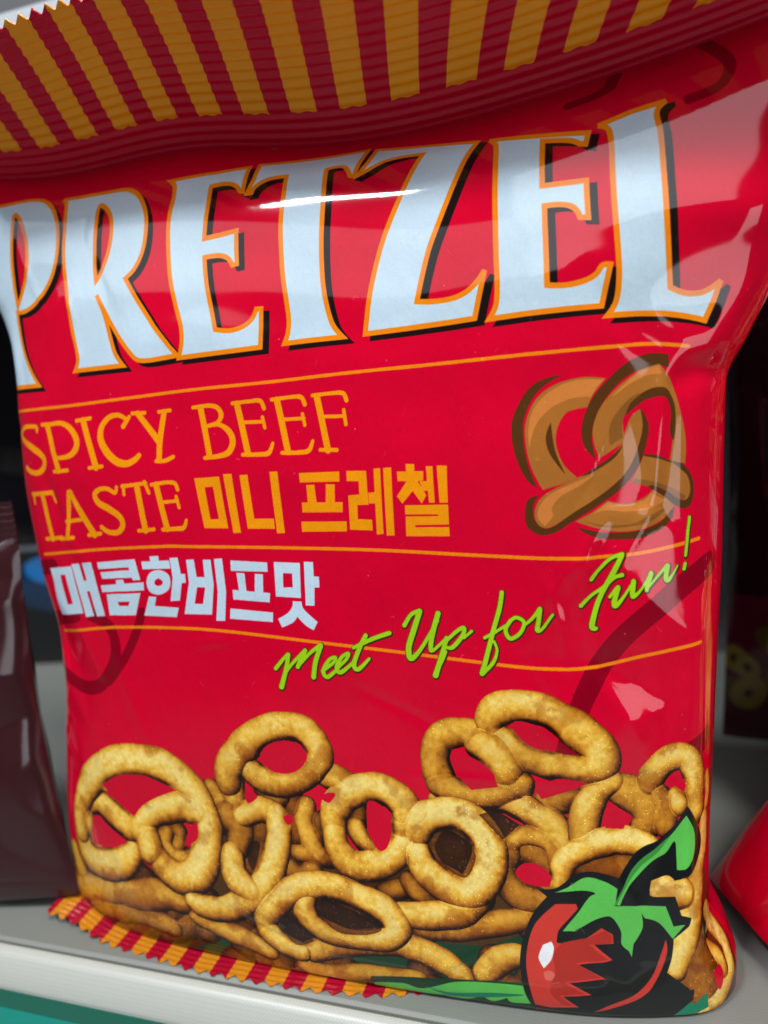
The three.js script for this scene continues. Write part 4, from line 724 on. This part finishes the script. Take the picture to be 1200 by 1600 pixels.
// ---------- the shelf ----------
function structure(name, geometry, material) { const m = part(name, geometry, material, scene); m.userData.kind = 'structure'; return m; }
function along(points, material, name, parent) {       // a side view (z, y) in centimetres drawn out along the shelf
  const s = new THREE.Shape(); points.forEach((p, i) => (i === 0 ? s.moveTo(...p) : p.length === 4 ? s.quadraticCurveTo(...p) : s.lineTo(...p))); s.closePath();
  const g = new THREE.ExtrudeGeometry(s, { depth: 90, bevelEnabled: false, curveSegments: 10 }); g.rotateY(-Math.PI / 2); g.translate(45, 0, 0); g.scale(0.01, 0.01, 0.01);
  return parent ? part(name, g, material, parent) : structure(name, g, material);
}
const speckle = (() => {
  const n = 256, c = new Uint8Array(n * n * 4);
  for (let y = 0; y < n; y++) for (let x = 0; x < n; x++) { const v = 200 + 60 * (fbm(x * 0.03, y * 0.05, 4) - 0.47) + 18 * (hash2(x, y) - 0.5) - (hash2(x * 3, y * 7) > 0.996 ? 70 : 0); c.set([v, v, v * 0.985, 255], (y * n + x) * 4); }
  const t = new THREE.DataTexture(c, n, n); t.colorSpace = THREE.SRGBColorSpace; t.wrapS = t.wrapT = THREE.RepeatWrapping; t.magFilter = THREE.LinearFilter; t.needsUpdate = true; t.repeat.set(12, 12); return t;
})();
const shelfGrey = new THREE.MeshStandardMaterial({ color: new THREE.Color(0.36, 0.38, 0.36), map: speckle, roughness: 0.5 });
const channelWhite = new THREE.MeshPhysicalMaterial({ color: new THREE.Color(0.82, 0.86, 0.82), map: speckle, roughness: 0.35 });
along([[-22, 0], [1.08, 0], [1.16, -0.06], [1.16, -1.0], [-22, -1.0]], shelfGrey, 'shelf');
along([[-24, 25], [-8, 25], [-8, 26.2], [-24, 26.2]], new THREE.MeshStandardMaterial({ color: 0xb8bcc0, roughness: 0.6 }), 'upper_shelf');
along([[-7.97, 22.4], [-7.5, 22.6], [-7.5, 26.0], [-7.97, 26.2]], new THREE.MeshPhysicalMaterial({ color: new THREE.Color(0.6, 0.66, 0.72), roughness: 0.4 }), 'upper_price_channel');
along([[1.19, -0.10], [1.30, 0.0, 1.38, 0.06], [1.52, 0.05, 1.62, -0.08], [1.80, -0.34, 1.86, -0.62], [1.86, -3.6], [1.70, -3.6], [1.19, -0.9]], channelWhite, 'price_channel');
structure('shop_floor', new THREE.BoxGeometry(7, 0.05, 6).translate(0, -0.95, 3.2), new THREE.MeshStandardMaterial({ color: new THREE.Color(0.46, 0.45, 0.43), roughness: 0.6 }));
structure('back_wall', new THREE.BoxGeometry(0.9, 0.52, 0.01).translate(0, 0.24, -0.246), new THREE.MeshStandardMaterial({ color: new THREE.Color(0.12, 0.12, 0.13), roughness: 0.7 }));
{
  const t = thing('price_strip', 'green paper strip along the white front edge of the shelf', 'shelf strip');
  along([[1.865, -0.70], [1.905, -0.68], [1.905, -1.16], [1.865, -1.16]], new THREE.MeshPhysicalMaterial({ color: new THREE.Color(0.008, 0.15, 0.10), roughness: 0.35 }), 'dark_band', t);
  along([[1.865, -1.163], [1.905, -1.163], [1.905, -3.5], [1.865, -3.5]], new THREE.MeshPhysicalMaterial({ color: new THREE.Color(0.0, 0.33, 0.26), roughness: 0.35 }), 'teal_band', t);
}
// ---------- the bags ----------
const bag0 = makeBag('large red pretzel bag facing front, filling the middle of the shelf', 1);
// unseen copy of the bag, added past the right edge to shade the gap
{ const c = bag0.clone(); c.name = numbered('pretzel_bag'); c.userData = { ...bag0.userData, label: 'unseen red pretzel bag added right of the gap to keep it dark' }; scene.add(c); c.position.set(0.189, 0, -0.05); }
// limp pouches beside it
function pouch(name, label, category, w, h, d, material, back, uv, seed, sharp = 0.5) {
  const t = thing(name, label, category), nS = 90, nT = 110;
  const point = (side) => (i, j) => {
    const s = i * 2 - 1, e = Math.pow(Math.max(0, 1 - Math.pow(Math.abs(s), 2.4)), 0.62) * Math.pow(Math.max(0, Math.sin(Math.PI * Math.min(1, j * 0.98 + 0.02))), sharp);
    const fold = 0.5 - Math.abs(((fbm(s * 1.6 + seed, j * 2.3 + seed, 2) * 3) % 1) - 0.5), x = w / 2 * s * (1 - 0.05 * Math.sin(Math.PI * j)), z = side * d * e + side * e * 0.95 * (fold - 0.25) + 0.12 * Math.sin(s * 3 + seed) * Math.sin(j * 5);
    return [x, h * j, z];
  };
  const A = grid(nS, nT, point(1)), B = grid(nS, nT, point(-1)), U = A.map((_, k) => uv[0] + (uv[2] - uv[0]) * (k % (nS + 1)) / nS), V = A.map((_, k) => uv[1] + (uv[3] - uv[1]) * Math.floor(k / (nS + 1)) / nT);
  part('front_panel', toGeometry(A, nS, nT, U, V), material, t); part('back_panel', toGeometry(B, nS, nT, U, V, true), back, t);
  const S = (i, j, bk) => [w / 2 * (i * 2 - 1), h * 0.985 + 1.1 * j * (1 - 0.05 * tooth(i * w, 0.35)), 0.02 * Math.sin(j * 40) + (bk ? -0.02 : 0.02)];
  part('top_seal', doubleSheet(S, 120, 24), back, t);
  return t;
}
const place = (o, [x, y, z], rx, ry, rz) => { o.rotation.order = 'YXZ'; o.position.set(x * 0.01, y * 0.01, z * 0.01); o.rotation.set(rx, ry, rz); return o; };
const maroon = new THREE.MeshPhysicalMaterial({ ...film, color: new THREE.Color(0.042, 0.011, 0.014), clearcoatRoughness: 0.14 });
place(pouch('snack_pouch', 'dark maroon foil pouch leaning at the left edge, crumpled near its foot', 'snack pouch', 11, 9.4, 1.5, maroon, maroon, [0, 0, 1, 1], 3.3), [-12.95, 0.05, 0.35], -0.04, 0.1, 0.07);
const blueBlack = (() => {
  const [c, x] = canvas(256, 512); x.fillStyle = '#0d0c10'; x.fillRect(0, 0, 256, 512); x.fillStyle = '#13304f'; x.beginPath(); x.ellipse(128, 408, 34, 30, 0, 0, 7); x.fill();
  x.fillStyle = '#2572b8'; x.beginPath(); x.ellipse(136, 384, 30, 20, 0.2, 0, 7); x.fill(); x.fillStyle = '#6a727a'; x.fillRect(84, 350, 60, 6);
  return new THREE.MeshPhysicalMaterial({ ...film, map: tex(c) });
})();
const shadedPrint = (() => {  // pretzel pouch print, its colours darkened to hold the shade of the gap
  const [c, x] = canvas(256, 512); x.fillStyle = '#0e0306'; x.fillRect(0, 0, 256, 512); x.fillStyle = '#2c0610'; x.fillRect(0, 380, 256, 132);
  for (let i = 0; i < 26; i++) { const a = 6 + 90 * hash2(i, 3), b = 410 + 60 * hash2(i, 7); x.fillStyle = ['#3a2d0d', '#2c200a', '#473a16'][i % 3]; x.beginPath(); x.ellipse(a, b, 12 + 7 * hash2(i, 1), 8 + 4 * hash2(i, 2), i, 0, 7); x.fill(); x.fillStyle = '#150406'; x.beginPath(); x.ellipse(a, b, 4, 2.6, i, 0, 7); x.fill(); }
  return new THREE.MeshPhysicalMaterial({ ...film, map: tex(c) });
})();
const blackFilm = new THREE.MeshPhysicalMaterial({ ...film, color: new THREE.Color(0.008, 0.008, 0.010) });
place(pouch('snack_pouch', 'black pouch with a blue patch, deep on the shelf behind the maroon one', 'snack pouch', 17, 21, 2.2, blueBlack, blackFilm, [0, 0, 1, 1], 8.1, 0.35), [-22.5, 0.05, -18.2], 0, 0.25, 0);
place(pouch('snack_pouch', 'small red pouch slumped on its side at the lower right corner', 'snack pouch', 6.4, 9.5, 1.3, filmPrint, filmRed, [0.27, 0.392, 0.45, 0.30], 5.7), [9.3, 0.35, -1.2], -0.75, -1.15, 0);
place(pouch('snack_pouch', 'pouch with small tan rings printed low, painted dark for the shade behind the big bag at right', 'snack pouch', 12, 20, 1.2, shadedPrint, blackFilm, [0, 0, 1, 1], 2.4, 0.35), [15.4, 0.05, -13], 0, 0, 0);

renderer.render(scene, camera);
